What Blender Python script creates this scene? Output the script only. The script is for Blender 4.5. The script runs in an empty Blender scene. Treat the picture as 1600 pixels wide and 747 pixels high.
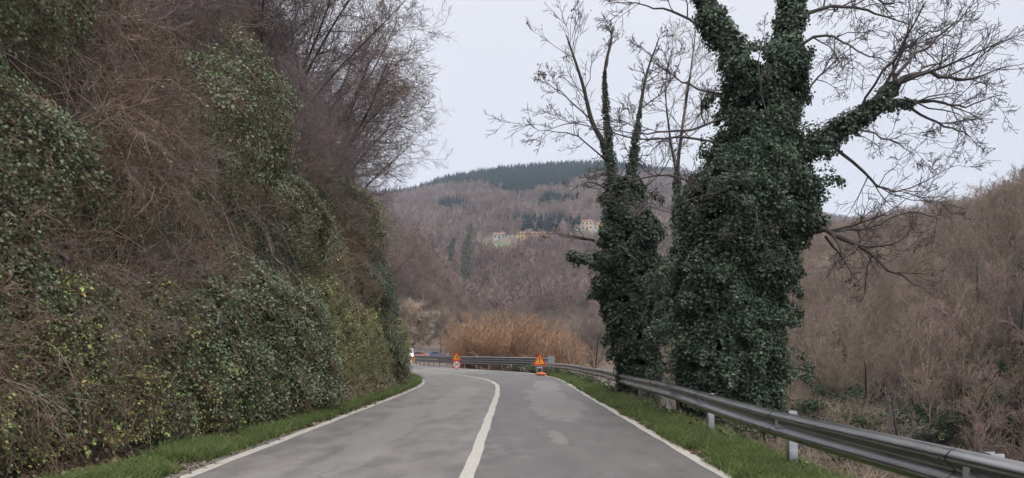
import bpy, bmesh, math
import numpy as np
from mathutils import Vector

# ------------------------------------------------------------------ camera, light, exposure
sc = bpy.context.scene
C = sc.collection
R_ = math.radians
F = 1232.0; EYE = 1.4; HZ = 550.0
cam = bpy.data.objects.new('camera', bpy.data.cameras.new('camera')); C.objects.link(cam)
cam.location = (0, 0, EYE); cam.rotation_euler = (R_(90), 0, 0)
cam.data.sensor_width = 36; cam.data.lens = 36*F/1600; cam.data.shift_y = (HZ-373.5)/1600
cam.data.clip_start = 0.05; cam.data.clip_end = 6000
sc.camera = cam
SUN_EL, SUN_AZ = R_(48), R_(150)     # high, hidden behind the cloud, a little behind and right of the camera
wd = bpy.data.worlds.new('World'); sc.world = wd; wd.use_nodes = True
nt = wd.node_tree; nt.nodes.clear()
out = nt.nodes.new('ShaderNodeOutputWorld'); bg = nt.nodes.new('ShaderNodeBackground')
sky = nt.nodes.new('ShaderNodeTexSky'); sky.sky_type = 'NISHITA'; sky.sun_disc = False
sky.sun_elevation = SUN_EL; sky.sun_rotation = SUN_AZ
tc = nt.nodes.new('ShaderNodeTexCoord'); sp = nt.nodes.new('ShaderNodeSeparateXYZ')
rp = nt.nodes.new('ShaderNodeValToRGB')
rp.color_ramp.elements[0].position = 0.0; rp.color_ramp.elements[0].color = (.35, .35, .382, 1)
rp.color_ramp.elements[1].position = 1.0; rp.color_ramp.elements[1].color = (1.12, 1.1, 1.09, 1)
e = rp.color_ramp.elements.new(.25); e.color = (.35, .35, .382, 1)
e = rp.color_ramp.elements.new(.42); e.color = (.37, .37, .395, 1)
e = rp.color_ramp.elements.new(.62); e.color = (.95, .95, .94, 1)
no = nt.nodes.new('ShaderNodeTexNoise'); no.inputs['Scale'].default_value = 2.2; no.inputs['Detail'].default_value = 4
mp = nt.nodes.new('ShaderNodeMapping'); mp.inputs['Scale'].default_value = (1, 1, 3)
mr = nt.nodes.new('ShaderNodeMapRange'); mr.inputs['From Min'].default_value = .3; mr.inputs['From Max'].default_value = .7
mr.inputs['To Min'].default_value = 19.6; mr.inputs['To Max'].default_value = 21.4
mul = nt.nodes.new('ShaderNodeVectorMath'); mul.operation = 'SCALE'
mix = nt.nodes.new('ShaderNodeMixRGB'); mix.inputs['Fac'].default_value = .9
L = nt.links.new
L(tc.outputs['Generated'], sp.inputs[0]); L(sp.outputs['Z'], rp.inputs['Fac'])
L(tc.outputs['Generated'], mp.inputs['Vector']); L(mp.outputs[0], no.inputs['Vector'])
L(no.outputs['Fac'], mr.inputs['Value']); L(rp.outputs['Color'], mul.inputs[0]); L(mr.outputs[0], mul.inputs['Scale'])
L(sky.outputs['Color'], mix.inputs['Color1']); L(mul.outputs[0], mix.inputs['Color2'])
L(mix.outputs[0], bg.inputs['Color']); bg.inputs['Strength'].default_value = .1
L(bg.outputs[0], out.inputs['Surface'])
sl = bpy.data.lights.new('sun', 'SUN'); sl.energy = 0.7; sl.angle = R_(25); sl.color = (1, .96, .9)
so = bpy.data.objects.new('sun', sl); C.objects.link(so)
sd = Vector((math.sin(SUN_AZ)*math.cos(SUN_EL), math.cos(SUN_AZ)*math.cos(SUN_EL), math.sin(SUN_EL)))
so.rotation_euler = sd.to_track_quat('Z', 'Y').to_euler(); so.location = (20, -20, 40)
sc.view_settings.view_transform = 'Standard'; sc.view_settings.look = 'None'
sc.view_settings.exposure = 0.22; sc.view_settings.gamma = 1
try:
    sc.cycles.volume_bounces = 1; sc.cycles.max_bounces = 6; sc.cycles.transparent_max_bounces = 8
except Exception: pass

# ------------------------------------------------------------------ helpers
rng = np.random.default_rng(7)

def tag(o, label=None, cat=None, group=None, kind=None):
    if label: o['label'] = label
    if cat: o['category'] = cat
    if group: o['group'] = group
    if kind: o['kind'] = kind
    return o

def empty(name, loc, rz=0):
    o = bpy.data.objects.new(name, None); C.objects.link(o); o.location = loc; o.rotation_euler = (0, 0, rz)
    o.empty_display_size = .2
    return o

def mk_mesh(name, V, Fq, mats, attrs=None, midx=None, smooth=False):
    V = np.asarray(V, dtype=np.float32); Fq = np.asarray(Fq, dtype=np.int32)
    k = Fq.shape[1]
    me = bpy.data.meshes.new(name)
    me.vertices.add(len(V)); me.vertices.foreach_set('co', V.ravel())
    me.loops.add(Fq.size); me.loops.foreach_set('vertex_index', Fq.ravel())
    me.polygons.add(len(Fq))
    me.polygons.foreach_set('loop_start', np.arange(len(Fq), dtype=np.int32)*k)
    me.polygons.foreach_set('loop_total', np.full(len(Fq), k, dtype=np.int32))
    if smooth: me.polygons.foreach_set('use_smooth', np.ones(len(Fq), dtype=bool))
    for m in (mats if isinstance(mats, (list, tuple)) else [mats]): me.materials.append(m)
    if midx is not None: me.polygons.foreach_set('material_index', np.asarray(midx, dtype=np.int32))
    for an, av in (attrs or {}).items():
        a = me.attributes.new(an, 'FLOAT', 'POINT'); a.data.foreach_set('value', np.asarray(av, dtype=np.float32))
    me.update(calc_edges=True)
    return me

def add(name, me, parent=None, loc=None):
    o = bpy.data.objects.new(name, me); C.objects.link(o)
    if parent: o.parent = parent
    if loc: o.location = loc
    return o

def norm(v): return v/np.maximum(np.linalg.norm(v, axis=-1, keepdims=True), 1e-9)

def _h(ix, iy, iz, s):
    n = (ix*374761393 + iy*668265263 + iz*2147483647 + s*974711) & 0xffffffff
    n = ((n ^ (n >> 13))*1274126177) & 0xffffffff
    return ((n ^ (n >> 16)) & 0xffffff)/float(0xffffff)
def vnoise(p, scale=1.0, seed=0, octv=1):
    p = np.asarray(p, float)/scale; r = 0; amp = 1; tot = 0
    for o in range(octv):
        q = p*(2**o)+o*17.3
        i = np.floor(q).astype(np.int64); f = q-i; f = f*f*(3-2*f)
        x, y, z = i[..., 0], i[..., 1], i[..., 2]; fx, fy, fz = f[..., 0], f[..., 1], f[..., 2]
        def g(a, b, c): return _h(x+a, y+b, z+c, seed+o)
        v = ((g(0,0,0)*(1-fx)+g(1,0,0)*fx)*(1-fy)+(g(0,1,0)*(1-fx)+g(1,1,0)*fx)*fy)*(1-fz) + \
            ((g(0,0,1)*(1-fx)+g(1,0,1)*fx)*(1-fy)+(g(0,1,1)*(1-fx)+g(1,1,1)*fx)*fy)*fz
        r = r+v*amp; tot += amp; amp *= .5
    return r/tot

def leaves(P, N, U, S, tint, W=1.0):
    """folded leaf blades: position, normal, tip direction, size, tint per leaf"""
    P = np.asarray(P); N = norm(N); U = norm(U-N*np.sum(U*N, -1, keepdims=True)); S = np.asarray(S)[:, None]
    T = np.cross(N, U)
    tpl = [(0, 0, 0), (-.42*W, .3, .10), (-.3*W, .72, .08), (0, 1, -.05), (.3*W, .72, .08), (.42*W, .3, .10)]
    V = np.stack([P+T*S*a+U*S*b+N*S*c for a, b, c in tpl], 1).reshape(-1, 3)
    b = (np.arange(len(P))*6)[:, None]
    Fq = np.concatenate([b+np.array([0, 3, 2, 1]), b+np.array([0, 5, 4, 3])], 1).reshape(-1, 4)
    return V, Fq, np.repeat(tint, 6)

def tubes(P, R, k=3):
    M, n, _ = P.shape
    T = np.empty_like(P); T[:, 1:-1] = P[:, 2:]-P[:, :-2]; T[:, 0] = P[:, 1]-P[:, 0]; T[:, -1] = P[:, -1]-P[:, -2]
    T = norm(T); main = norm(P[:, -1]-P[:, 0])
    ref = np.where(np.abs(main[:, 2:3]) < .8, np.array([[0, 0, 1.]]), np.array([[1., 0, 0]]))[:, None, :]
    A = norm(np.cross(T, np.broadcast_to(ref, T.shape))); B = np.cross(T, A)
    ang = np.arange(k)*2*math.pi/k
    V = P[:, :, None, :]+R[:, :, None, None]*(A[:, :, None, :]*np.cos(ang)[:, None]+B[:, :, None, :]*np.sin(ang)[:, None])
    V = V.reshape(-1, 3)
    base = np.arange(M)[:, None, None]*n*k+np.arange(n-1)[None, :, None]*k
    j = np.arange(k)[None, None, :]; j2 = (j+1) % k
    Fq = np.stack([base+j, base+j2, base+k+j2, base+k+j], -1).reshape(-1, 4)
    return V, Fq

def merge(parts):
    Vs, Fs, As, off = [], [], [], 0
    for p in parts:
        V, f = p[0], p[1]; Vs.append(V); Fs.append(f+off); off += len(V)
        As.append(p[2] if len(p) > 2 else np.full(len(V), .5))
    return np.concatenate(Vs), np.concatenate(Fs), np.concatenate(As)

def grow(g, P, R, n_child, lr, ang, npts=4, wander=.25, trop=(0, 0, .1), tmin=.25, rr=.6, rmin=.002, taper=.35, fl=None):
    M, n, _ = P.shape
    Lp = np.linalg.norm(P[:, 1:]-P[:, :-1], axis=-1).sum(1)
    idx = np.repeat(np.arange(M), n_child); K = len(idx)
    t = g.uniform(tmin, 1, K); f = t*(n-1); i0 = np.minimum(f.astype(int), n-2); fr = (f-i0)[:, None]
    p0 = P[idx, i0]*(1-fr)+P[idx, i0+1]*fr; tan = norm(P[idx, i0+1]-P[idx, i0])
    r0 = (R[idx, i0]*(1-fr[:, 0])+R[idx, i0+1]*fr[:, 0])*rr
    perp = norm(np.cross(tan, g.normal(size=(K, 3))))
    a = (ang*g.uniform(.6, 1.4, K))[:, None]
    d = norm(tan*np.cos(a)+perp*np.sin(a))
    ln = Lp[idx]*lr*(1-.45*t)*g.uniform(.6, 1.3, K)
    if fl is not None: ln = np.maximum(ln, fl)
    Q = np.empty((K, npts, 3)); Q[:, 0] = p0
    st = (ln/(npts-1))[:, None]; tr = np.array(trop)
    for s in range(1, npts):
        d = norm(d+g.normal(size=(K, 3))*wander+tr); Q[:, s] = Q[:, s-1]+d*st
    rad = np.maximum(r0[:, None]*np.linspace(1, taper, npts)[None], rmin)
    return Q, rad

def limb(pts, r0, r1, n=None, g=None, jit=0.0):
    """smooth polyline through control points -> [1,n,3], radii"""
    pts = np.array(pts, float); m = len(pts); n = n or (m-1)*4+1
    t = np.linspace(0, m-1, n); i = np.minimum(t.astype(int), m-2); f = (t-i)[:, None]
    p0 = pts[np.maximum(i-1, 0)]; p1 = pts[i]; p2 = pts[i+1]; p3 = pts[np.minimum(i+2, m-1)]
    q = .5*((2*p1)+(-p0+p2)*f+(2*p0-5*p1+4*p2-p3)*f**2+(-p0+3*p1-3*p2+p3)*f**3)
    if jit and g is not None: q[1:] += g.normal(size=(n-1, 3))*jit
    return q[None], np.linspace(r0, r1, n)[None]

def PX(u, v, Y): return ((u-800)/F*Y, Y, EYE-(v-HZ)/F*Y)

# ------------------------------------------------------------------ materials
def newmat(name):
    m = bpy.data.materials.new(name); m.use_nodes = True
    t = m.node_tree; b = t.nodes['Principled BSDF']; return m, t, b
def flat(name, col, rough=.6, metal=0, emit=None):
    m, t, b = newmat(name); b.inputs['Base Color'].default_value = (*col, 1)
    b.inputs['Roughness'].default_value = rough; b.inputs['Metallic'].default_value = metal
    n = t.nodes.new('ShaderNodeTexNoise'); n.inputs['Scale'].default_value = 9; n.inputs['Detail'].default_value = 5
    r = t.nodes.new('ShaderNodeMapRange'); r.inputs['To Min'].default_value = .8; r.inputs['To Max'].default_value = 1.1
    v = t.nodes.new('ShaderNodeVectorMath'); v.operation = 'SCALE'; v.inputs[0].default_value = col
    t.links.new(n.outputs['Fac'], r.inputs['Value']); t.links.new(r.outputs[0], v.inputs['Scale']); t.links.new(v.outputs[0], b.inputs['Base Color'])
    if emit:
        b.inputs['Emission Color'].default_value = (*emit[0], 1); b.inputs['Emission Strength'].default_value = emit[1]
    return m
def ramp(t, stops):
    r = t.nodes.new('ShaderNodeValToRGB'); cr = r.color_ramp
    cr.elements[0].position = stops[0][0]; cr.elements[0].color = (*stops[0][1], 1)
    cr.elements[1].position = stops[-1][0]; cr.elements[1].color = (*stops[-1][1], 1)
    for p, c in stops[1:-1]:
        e = cr.elements.new(p); e.color = (*c, 1)
    return r
def leafmat(name, stops, trans=.25, rough=.38, var=.4, spec=.55):
    """leaf colour from the per-leaf tint and a per-plant shift"""
    m, t, b = newmat(name); Lk = t.links.new
    a = t.nodes.new('ShaderNodeAttribute'); a.attribute_name = 'tint'
    r = ramp(t, stops); Lk(a.outputs['Fac'], r.inputs['Fac'])
    oi = t.nodes.new('ShaderNodeObjectInfo')
    mrg = t.nodes.new('ShaderNodeMapRange'); mrg.inputs['To Min'].default_value = 1-var; mrg.inputs['To Max'].default_value = 1+var
    Lk(oi.outputs['Random'], mrg.inputs['Value'])
    hs = t.nodes.new('ShaderNodeHueSaturation'); Lk(r.outputs['Color'], hs.inputs['Color']); Lk(mrg.outputs[0], hs.inputs['Value'])
    Lk(hs.outputs[0], b.inputs['Base Color']); b.inputs['Roughness'].default_value = rough
    b.inputs['Specular IOR Level'].default_value = spec
    if trans:
        tr = t.nodes.new('ShaderNodeBsdfTranslucent'); Lk(hs.outputs[0], tr.inputs['Color'])
        mx = t.nodes.new('ShaderNodeMixShader'); mx.inputs['Fac'].default_value = trans
        Lk(b.outputs[0], mx.inputs[1]); Lk(tr.outputs[0], mx.inputs[2])
        Lk(mx.outputs[0], t.nodes['Material Output'].inputs['Surface'])
    return m
def noisemat(name, stops, scale=1.0, rough=.9, detail=6, bump=0, stretch=(1, 1, 1), inst=0):
    m, t, b = newmat(name); Lk = t.links.new
    g = t.nodes.new('ShaderNodeNewGeometry'); mpn = t.nodes.new('ShaderNodeMapping'); mpn.inputs['Scale'].default_value = stretch
    n = t.nodes.new('ShaderNodeTexNoise'); n.inputs['Scale'].default_value = scale; n.inputs['Detail'].default_value = detail
    Lk(g.outputs['Position'], mpn.inputs['Vector']); Lk(mpn.outputs[0], n.inputs['Vector'])
    r = ramp(t, stops); Lk(n.outputs['Fac'], r.inputs['Fac'])
    if inst:
        oi = t.nodes.new('ShaderNodeObjectInfo'); q = t.nodes.new('ShaderNodeMapRange')
        q.inputs['To Min'].default_value = 1-inst; q.inputs['To Max'].default_value = 1+inst; Lk(oi.outputs['Random'], q.inputs['Value'])
        hs = t.nodes.new('ShaderNodeHueSaturation'); Lk(r.outputs['Color'], hs.inputs['Color']); Lk(q.outputs[0], hs.inputs['Value']); Lk(hs.outputs[0], b.inputs['Base Color'])
    else: Lk(r.outputs['Color'], b.inputs['Base Color'])
    b.inputs['Roughness'].default_value = rough; b.inputs['Specular IOR Level'].default_value = .3
    if bump:
        bp = t.nodes.new('ShaderNodeBump'); bp.inputs['Strength'].default_value = .6; bp.inputs['Distance'].default_value = bump
        Lk(n.outputs['Fac'], bp.inputs['Height']); Lk(bp.outputs[0], b.inputs['Normal'])
    return m

M_ivy = leafmat('ivy_leaf', [(0, (.04, .062, .026)), (.5, (.105, .135, .056)), (.8, (.17, .195, .10)), (1, (.25, .26, .16))])
M_ivyd = leafmat('dark_ivy_leaf', [(0, (.045, .068, .048)), (.6, (.10, .138, .095)), (.9, (.17, .205, .145)), (1, (.26, .29, .2))], rough=.5, spec=.3)
M_bram = leafmat('bramble_leaf', [(0, (.07, .08, .035)), (.5, (.14, .155, .065)), (.8, (.21, .205, .10)), (1, (.29, .23, .14))])
M_green = leafmat('green_leaf', [(0, (.10, .155, .04)), (.55, (.23, .32, .085)), (.78, (.37, .44, .13)), (.90, (.56, .50, .14)), (1, (.60, .45, .14))])
M_litter = leafmat('dead_leaf', [(0, (.06, .038, .025)), (.5, (.14, .088, .058)), (.85, (.23, .155, .105)), (1, (.31, .22, .12))], trans=0)
M_grass = leafmat('grass_blade', [(0, (.065, .105, .03)), (.6, (.13, .215, .055)), (.8, (.19, .2, .09)), (1, (.34, .28, .17))], trans=.3, var=.3, rough=.6, spec=.2)
M_twig = noisemat('twig_bark', [(.3, (.10, .066, .05)), (.5, (.20, .138, .10)), (.75, (.38, .285, .215))], 6, inst=.35)
M_twigp = noisemat('grey_purple_bark', [(.3, (.11, .085, .088)), (.55, (.21, .165, .165)), (.8, (.31, .265, .25))], 5, inst=.3)
M_dtwig = noisemat('dark_grey_twig', [(.3, (.05, .042, .042)), (.55, (.085, .07, .068)), (.8, (.16, .135, .125))], 5)
M_vine = noisemat('pale_vine_bark', [(.3, (.22, .17, .13)), (.7, (.42, .34, .27))], 7, inst=.3)
M_bark = noisemat('dark_bark', [(.3, (.03, .026, .026)), (.7, (.075, .065, .06))], 12, bump=.01)
M_farwood = noisemat('far_wood_bark', [(.3, (.17, .115, .105)), (.5, (.26, .18, .16)), (.72, (.34, .26, .23))], .035, detail=5, inst=.35)
M_midwood = noisemat('mid_wood_bark', [(.3, (.18, .135, .105)), (.55, (.275, .215, .165)), (.75, (.42, .34, .265))], .06, detail=5, inst=.35)
M_orange = noisemat('orange_twig', [(.3, (.28, .17, .11)), (.7, (.46, .29, .19))], 1.0, inst=.15)
M_conif = leafmat('conifer_needles', [(0, (.005, .014, .014)), (1, (.016, .034, .030))], trans=0, rough=.9, var=.3, spec=.1)
M_farivy = leafmat('far_evergreen', [(0, (.02, .035, .02)), (1, (.06, .085, .045))], trans=0, rough=.9, var=.4, spec=.1)

# ------------------------------------------------------------------ road plan (functions of distance y)
def smooth_interp(xs, vs):
    gx = np.arange(-40, 400, .25); gv = np.interp(gx, xs, vs)
    k = np.hanning(25); k /= k.sum(); gs = np.convolve(np.pad(gv, 12, 'edge'), k, 'valid')
    return lambda y: np.interp(y, gx, gs)
xr = smooth_interp([-40, 26, 32, 38, 43, 48, 52.3, 55.6, 59.5, 64, 72, 80, 96, 130, 172, 200, 400], [2.4, 2.42, 2.5, 2.5, 2.35, 1.85, 1.0, .1, -1.4, -3.4, -6.4, -9.2, -12.6, -16.4, -19.2, -20.5, -20.5])
xc = smooth_interp([-40, 26, 33, 37.5, 41, 48, 54, 64, 80, 96, 130, 172, 200, 400], [-.55, -.48, -.6, -.95, -1.45, -3.1, -5.2, -8.7, -13.4, -16.6, -20.0, -22.8, -24, -24])
xl = smooth_interp([-40, 26, 33, 37.5, 41, 45.7, 54, 64, 80, 96, 130, 172, 200, 400], [-3.66, -3.65, -3.8, -4.2, -4.75, -5.8, -8.7, -12.4, -17.2, -20.2, -23.6, -26.5, -28, -28])
def sm(x, a, b):
    t = np.clip((x-a)/(b-a), 0, 1); return t*t*(3-2*t)
RU = np.array([-3000, 300, 500, 640, 700, 780, 880, 960, 1000, 1060, 1150, 1290, 1420, 1600, 3000, 6000])
RV = np.array([330, 330, 315, 304, 284, 270, 262, 262, 266, 276, 298, 345, 365, 380, 420, 450])
def toe(y): return .50+.35*sm(y, 34, 42)+1.5*sm(-y, -18, -8)
def height(X, Y):
    X, Y = np.broadcast_arrays(np.asarray(X, float), np.asarray(Y, float))
    p3 = np.stack([X, Y, np.zeros_like(X)], -1)
    tr = X-xr(Y); tl = xl(Y)-X
    nb = vnoise(p3*[1, .8, 1], 2.6, 3, 3)-.5; nl = vnoise(p3, 30, 5, 3)-.5; ns = vnoise(p3, .6, 9, 2)-.5
    # left bank
    d = np.maximum(tl-toe(Y), 0)
    drop = 1-.72*sm(Y, 95, 150)
    hb = 2.0*np.minimum(d, 3.2)+1.2*np.clip(d-3.2, 0, 7)+.75*np.clip(d-10.2, 0, 40)+.3*np.clip(d-50, 0, 300)
    hb = hb*drop*(1-sm(d, 300, 700))+(nb*2.3*sm(d, .2, 2.5)+ns*.5*sm(d, .2, 1.5)+nl*6*sm(d, 6, 30))
    # right side: verge, then down to the stream, and up the other side
    nearright = np.maximum(tr-.95, 0)
    slope = .85-.72*sm(Y, 46, 66)
    zv = -np.minimum(nearright*slope, 13.0)
    zv = zv+nb*.9*sm(tr, 1.5, 5)
    cap = np.interp(Y, [-200, 60, 120, 150, 180, 200, 230, 290, 400, 800], [28, 34, 40, 42, 42, 44, 47, 52, 58, 40])
    ho = .72*(X-34)
    ho = np.where(ho > cap-8, cap-8+8*(1-np.exp(-np.maximum(ho-cap+8, 0)/8)), ho)+13*sm(ho, 0, 13)*0
    opp = np.where(X > 34, ho, 0)+nl*7*sm(X, 40, 80)
    opp = opp*(1-sm(Y, 520, 800))
    zr = zv+opp
    z = np.where(tl > 0, hb, np.where(tr > 0, zr, 0))-.03
    # spur beyond the parked cars, big hill far behind
    Hs = np.interp(X, [-300, -90, -60, -38, -28, -20, -13, -5, 5], [85, 62, 52, 38, 29, 18, 7, 1, 0])
    spur = Hs*np.clip((Y-206)/48, 0, 1)**.8*(1+nl*.3)*(1-sm(Y, 420, 560))
    u = 800+F*X/np.maximum(Y, 60)
    zr_ = 1.4+(HZ-np.interp(u, RU, RV))/F*1100
    s = np.clip((Y-235)/865, 0, None)
    far = np.where(Y < 1100, zr_*np.clip(s, 0, 1)**1.22, zr_*(1-.75*sm(Y, 1100, 2400)))+nl*26*sm(Y, 260, 480)*(1-sm(Y, 850, 1050))
    far = np.maximum(far, -40)
    z = np.maximum(z, -30)
    hi = np.maximum(spur, far); w = sm(Y, 204, 212)
    z = np.where(Y > 204, np.maximum(z*(1-w*(tr < 60)*(X < 34)), 0*z+np.where(X < 34, z, z))*1.0, z)
    k = 4.0
    z2 = np.where(Y > 204, z+w*(np.logaddexp(0, (hi-z)/k)*k-k*.6931*0), z)
    return z2
def gnormal(X, Y, e=.15):
    zx = (height(X+e, Y)-height(X-e, Y))/(2*e); zy = (height(X, Y+e)-height(X, Y-e))/(2*e)
    return norm(np.stack([-zx, -zy, np.ones_like(zx)], -1))

# ground sheet
ys = np.concatenate([np.arange(-14, 60, .4), np.arange(60, 130, 1.2), np.arange(130, 300, 2.2), np.arange(300, 1200, 8), np.arange(1200, 3400, 60)])
ts = np.concatenate([-np.geomspace(2200, 60, 40), -np.geomspace(58, 14, 36), np.arange(-13.8, -3.4, .22), np.arange(-3.4, 3.4, 1.0), np.arange(3.4, 14, .3), np.geomspace(14.3, 60, 34), np.geomspace(62, 2200, 60)])
YY, TT = np.meshgrid(ys, ts, indexing='ij')
half = (xr(YY)-xl(YY))/2; XX = np.where(TT < 0, xl(YY)+3.1+TT, np.where(TT > 0, xr(YY)-3.0+TT, xc(YY)))
sort = np.argsort(XX, axis=1); XX = np.take_along_axis(XX, sort, 1)
ZZ = height(XX, YY)
nr, ncl = XX.shape
gi = (np.arange(nr-1)[:, None]*ncl+np.arange(ncl-1)[None]).ravel()
GF = np.stack([gi, gi+1, gi+ncl+1, gi+ncl], 1)
def ground_material():
    m, t, b = newmat('ground_soil'); Lk = t.links.new
    g = t.nodes.new('ShaderNodeNewGeometry')
    n1 = t.nodes.new('ShaderNodeTexNoise'); n1.inputs['Scale'].default_value = .9; n1.inputs['Detail'].default_value = 8
    n2 = t.nodes.new('ShaderNodeTexNoise'); n2.inputs['Scale'].default_value = .02; n2.inputs['Detail'].default_value = 6
    Lk(g.outputs['Position'], n1.inputs['Vector']); Lk(g.outputs['Position'], n2.inputs['Vector'])
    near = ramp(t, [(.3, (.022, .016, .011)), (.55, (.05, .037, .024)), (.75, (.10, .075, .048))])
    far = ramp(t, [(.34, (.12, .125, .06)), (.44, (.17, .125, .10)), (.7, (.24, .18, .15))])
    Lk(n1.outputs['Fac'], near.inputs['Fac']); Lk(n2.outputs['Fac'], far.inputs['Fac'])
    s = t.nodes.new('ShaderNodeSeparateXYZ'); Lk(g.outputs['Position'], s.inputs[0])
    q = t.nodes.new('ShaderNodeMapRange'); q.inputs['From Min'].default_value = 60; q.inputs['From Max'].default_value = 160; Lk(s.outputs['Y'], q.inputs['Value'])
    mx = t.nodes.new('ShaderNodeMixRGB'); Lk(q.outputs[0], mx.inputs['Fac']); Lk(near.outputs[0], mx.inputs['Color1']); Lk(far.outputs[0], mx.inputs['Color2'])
    md = t.nodes.new('ShaderNodeAttribute'); md.attribute_name = 'meadow'; mm2 = t.nodes.new('ShaderNodeMixRGB'); mm2.inputs['Color2'].default_value = (.105, .12, .062, 1); Lk(md.outputs['Fac'], mm2.inputs['Fac']); Lk(mx.outputs[0], mm2.inputs['Color1'])
    Lk(mm2.outputs[0], b.inputs['Base Color']); b.inputs['Roughness'].default_value = .95
    bp = t.nodes.new('ShaderNodeBump'); bp.inputs['Distance'].default_value = .08; Lk(n1.outputs['Fac'], bp.inputs['Height']); Lk(bp.outputs[0], b.inputs['Normal'])
    return m
UU = 800+F*XX/np.maximum(YY, 60); VV_ = HZ-(ZZ-EYE)/np.maximum(YY, 60)*F
MD = np.maximum.reduce([1-sm(np.sqrt(((UU-a)/b)**2+((VV_-c)/d_)**2), .7, 1.1) for a, b, c, d_ in ((770, 48, 388, 13), (920, 34, 366, 8), (838, 40, 378, 6))])*(YY > 300)*(YY < 900)
add('ground', mk_mesh('ground', np.stack([XX, YY, ZZ], -1).reshape(-1, 3), GF, ground_material(), smooth=True, attrs={'meadow': MD.ravel()}))['kind'] = 'structure'

# road sheet
def asphalt():
    m, t, b = newmat('asphalt'); Lk = t.links.new
    g = t.nodes.new('ShaderNodeNewGeometry')
    def nz(scale, det, st=(1, 1, 1)):
        mm = t.nodes.new('ShaderNodeMapping'); mm.inputs['Scale'].default_value = st; Lk(g.outputs['Position'], mm.inputs['Vector'])
        n = t.nodes.new('ShaderNodeTexNoise'); n.inputs['Scale'].default_value = scale; n.inputs['Detail'].default_value = det
        Lk(mm.outputs[0], n.inputs['Vector']); return n
    at = t.nodes.new('ShaderNodeAttribute'); at.attribute_name = 'lane'
    wear = t.nodes.new('ShaderNodeAttribute'); wear.attribute_name = 'wear'
    fine = nz(42, 4); mid = nz(1.9, 9, (1.2, .4, 1)); big = nz(.34, 4, (1.2, .28, 1)); pat = nz(.28, 5, (1.5, .35, 1)); pat.inputs['Distortion'].default_value = 1.2
    left = ramp(t, [(.32, (.098, .088, .085)), (.66, (.178, .163, .157))]); Lk(mid.outputs['Fac'], left.inputs['Fac'])
    right = ramp(t, [(.32, (.078, .072, .071)), (.66, (.118, .108, .106))]); Lk(mid.outputs['Fac'], right.inputs['Fac'])
    lm = t.nodes.new('ShaderNodeMixRGB'); Lk(at.outputs['Fac'], lm.inputs['Fac']); Lk(left.outputs[0], lm.inputs['Color1']); Lk(right.outputs[0], lm.inputs['Color2'])
    pr = ramp(t, [(.46, (0, 0, 0)), (.66, (1, 1, 1))])
    edge = nz(3.2, 9, (1, .6, 1)); wa = t.nodes.new('ShaderNodeMath'); wa.operation = 'MAXIMUM'; wb_ = t.nodes.new('ShaderNodeMath'); wb_.operation = 'MULTIPLY'; wb_.inputs[1].default_value = .80
    Lk(pat.outputs['Fac'], wb_.inputs[0]); Lk(wear.outputs['Fac'], wa.inputs[0]); Lk(wb_.outputs[0], wa.inputs[1])
    ea = t.nodes.new('ShaderNodeMath'); ea.operation = 'MULTIPLY_ADD'; ea.inputs[1].default_value = .95; ea.inputs[2].default_value = -.47; Lk(edge.outputs['Fac'], ea.inputs[0])
    es = t.nodes.new('ShaderNodeMath'); es.operation = 'ADD'; Lk(wa.outputs[0], es.inputs[0]); Lk(ea.outputs[0], es.inputs[1]); Lk(es.outputs[0], pr.inputs['Fac'])
    ax = t.nodes.new('ShaderNodeMixRGB'); ax.blend_type = 'ADD'; ax.inputs['Fac'].default_value = 1
    Lk(pr.outputs[0], ax.inputs['Color1']); ax.inputs['Color2'].default_value = (0, 0, 0, 1); ax.use_clamp = True
    pm = t.nodes.new('ShaderNodeMixRGB'); pm.inputs['Color2'].default_value = (.20, .187, .178, 1)
    pf = t.nodes.new('ShaderNodeMath'); pf.operation = 'MULTIPLY'; pf.inputs[1].default_value = .52
    Lk(ax.outputs[0], pf.inputs[0]); Lk(pf.outputs[0], pm.inputs['Fac']); Lk(lm.outputs[0], pm.inputs['Color1'])
    f2 = t.nodes.new('ShaderNodeMapRange'); f2.inputs['To Min'].default_value = .45; f2.inputs['To Max'].default_value = 1.55; Lk(fine.outputs['Fac'], f2.inputs['Value'])
    f3 = t.nodes.new('ShaderNodeMapRange'); f3.inputs['From Min'].default_value = .3; f3.inputs['From Max'].default_value = .7; f3.inputs['To Min'].default_value = .85; f3.inputs['To Max'].default_value = 1.15; Lk(big.outputs['Fac'], f3.inputs['Value'])
    m1 = t.nodes.new('ShaderNodeVectorMath'); m1.operation = 'SCALE'; Lk(pm.outputs[0], m1.inputs[0]); Lk(f2.outputs[0], m1.inputs['Scale'])
    vo = t.nodes.new('ShaderNodeTexVoronoi'); vo.feature = 'DISTANCE_TO_EDGE'; vo.inputs['Scale'].default_value = .55
    dn = nz(2.5, 6); dv = t.nodes.new('ShaderNodeVectorMath'); dv.operation = 'MULTIPLY_ADD'; dv.inputs[1].default_value = (.5, .5, 0); Lk(dn.outputs['Color'], dv.inputs[0]); Lk(g.outputs['Position'], dv.inputs[2]); Lk(dv.outputs[0], vo.inputs['Vector'])
    cr = ramp(t, [(.0, (.55, .55, .55)), (.016, (1, 1, 1))]); Lk(vo.outputs['Distance'], cr.inputs['Fac'])
    ck = t.nodes.new('ShaderNodeMixRGB'); ck.inputs['Color1'].default_value = (1, 1, 1, 1); cm_ = ramp(t, [(.5, (0, 0, 0)), (.6, (1, 1, 1))]); Lk(big.outputs['Fac'], cm_.inputs['Fac']); Lk(cm_.outputs[0], ck.inputs['Fac']); Lk(cr.outputs[0], ck.inputs['Color2'])
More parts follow.
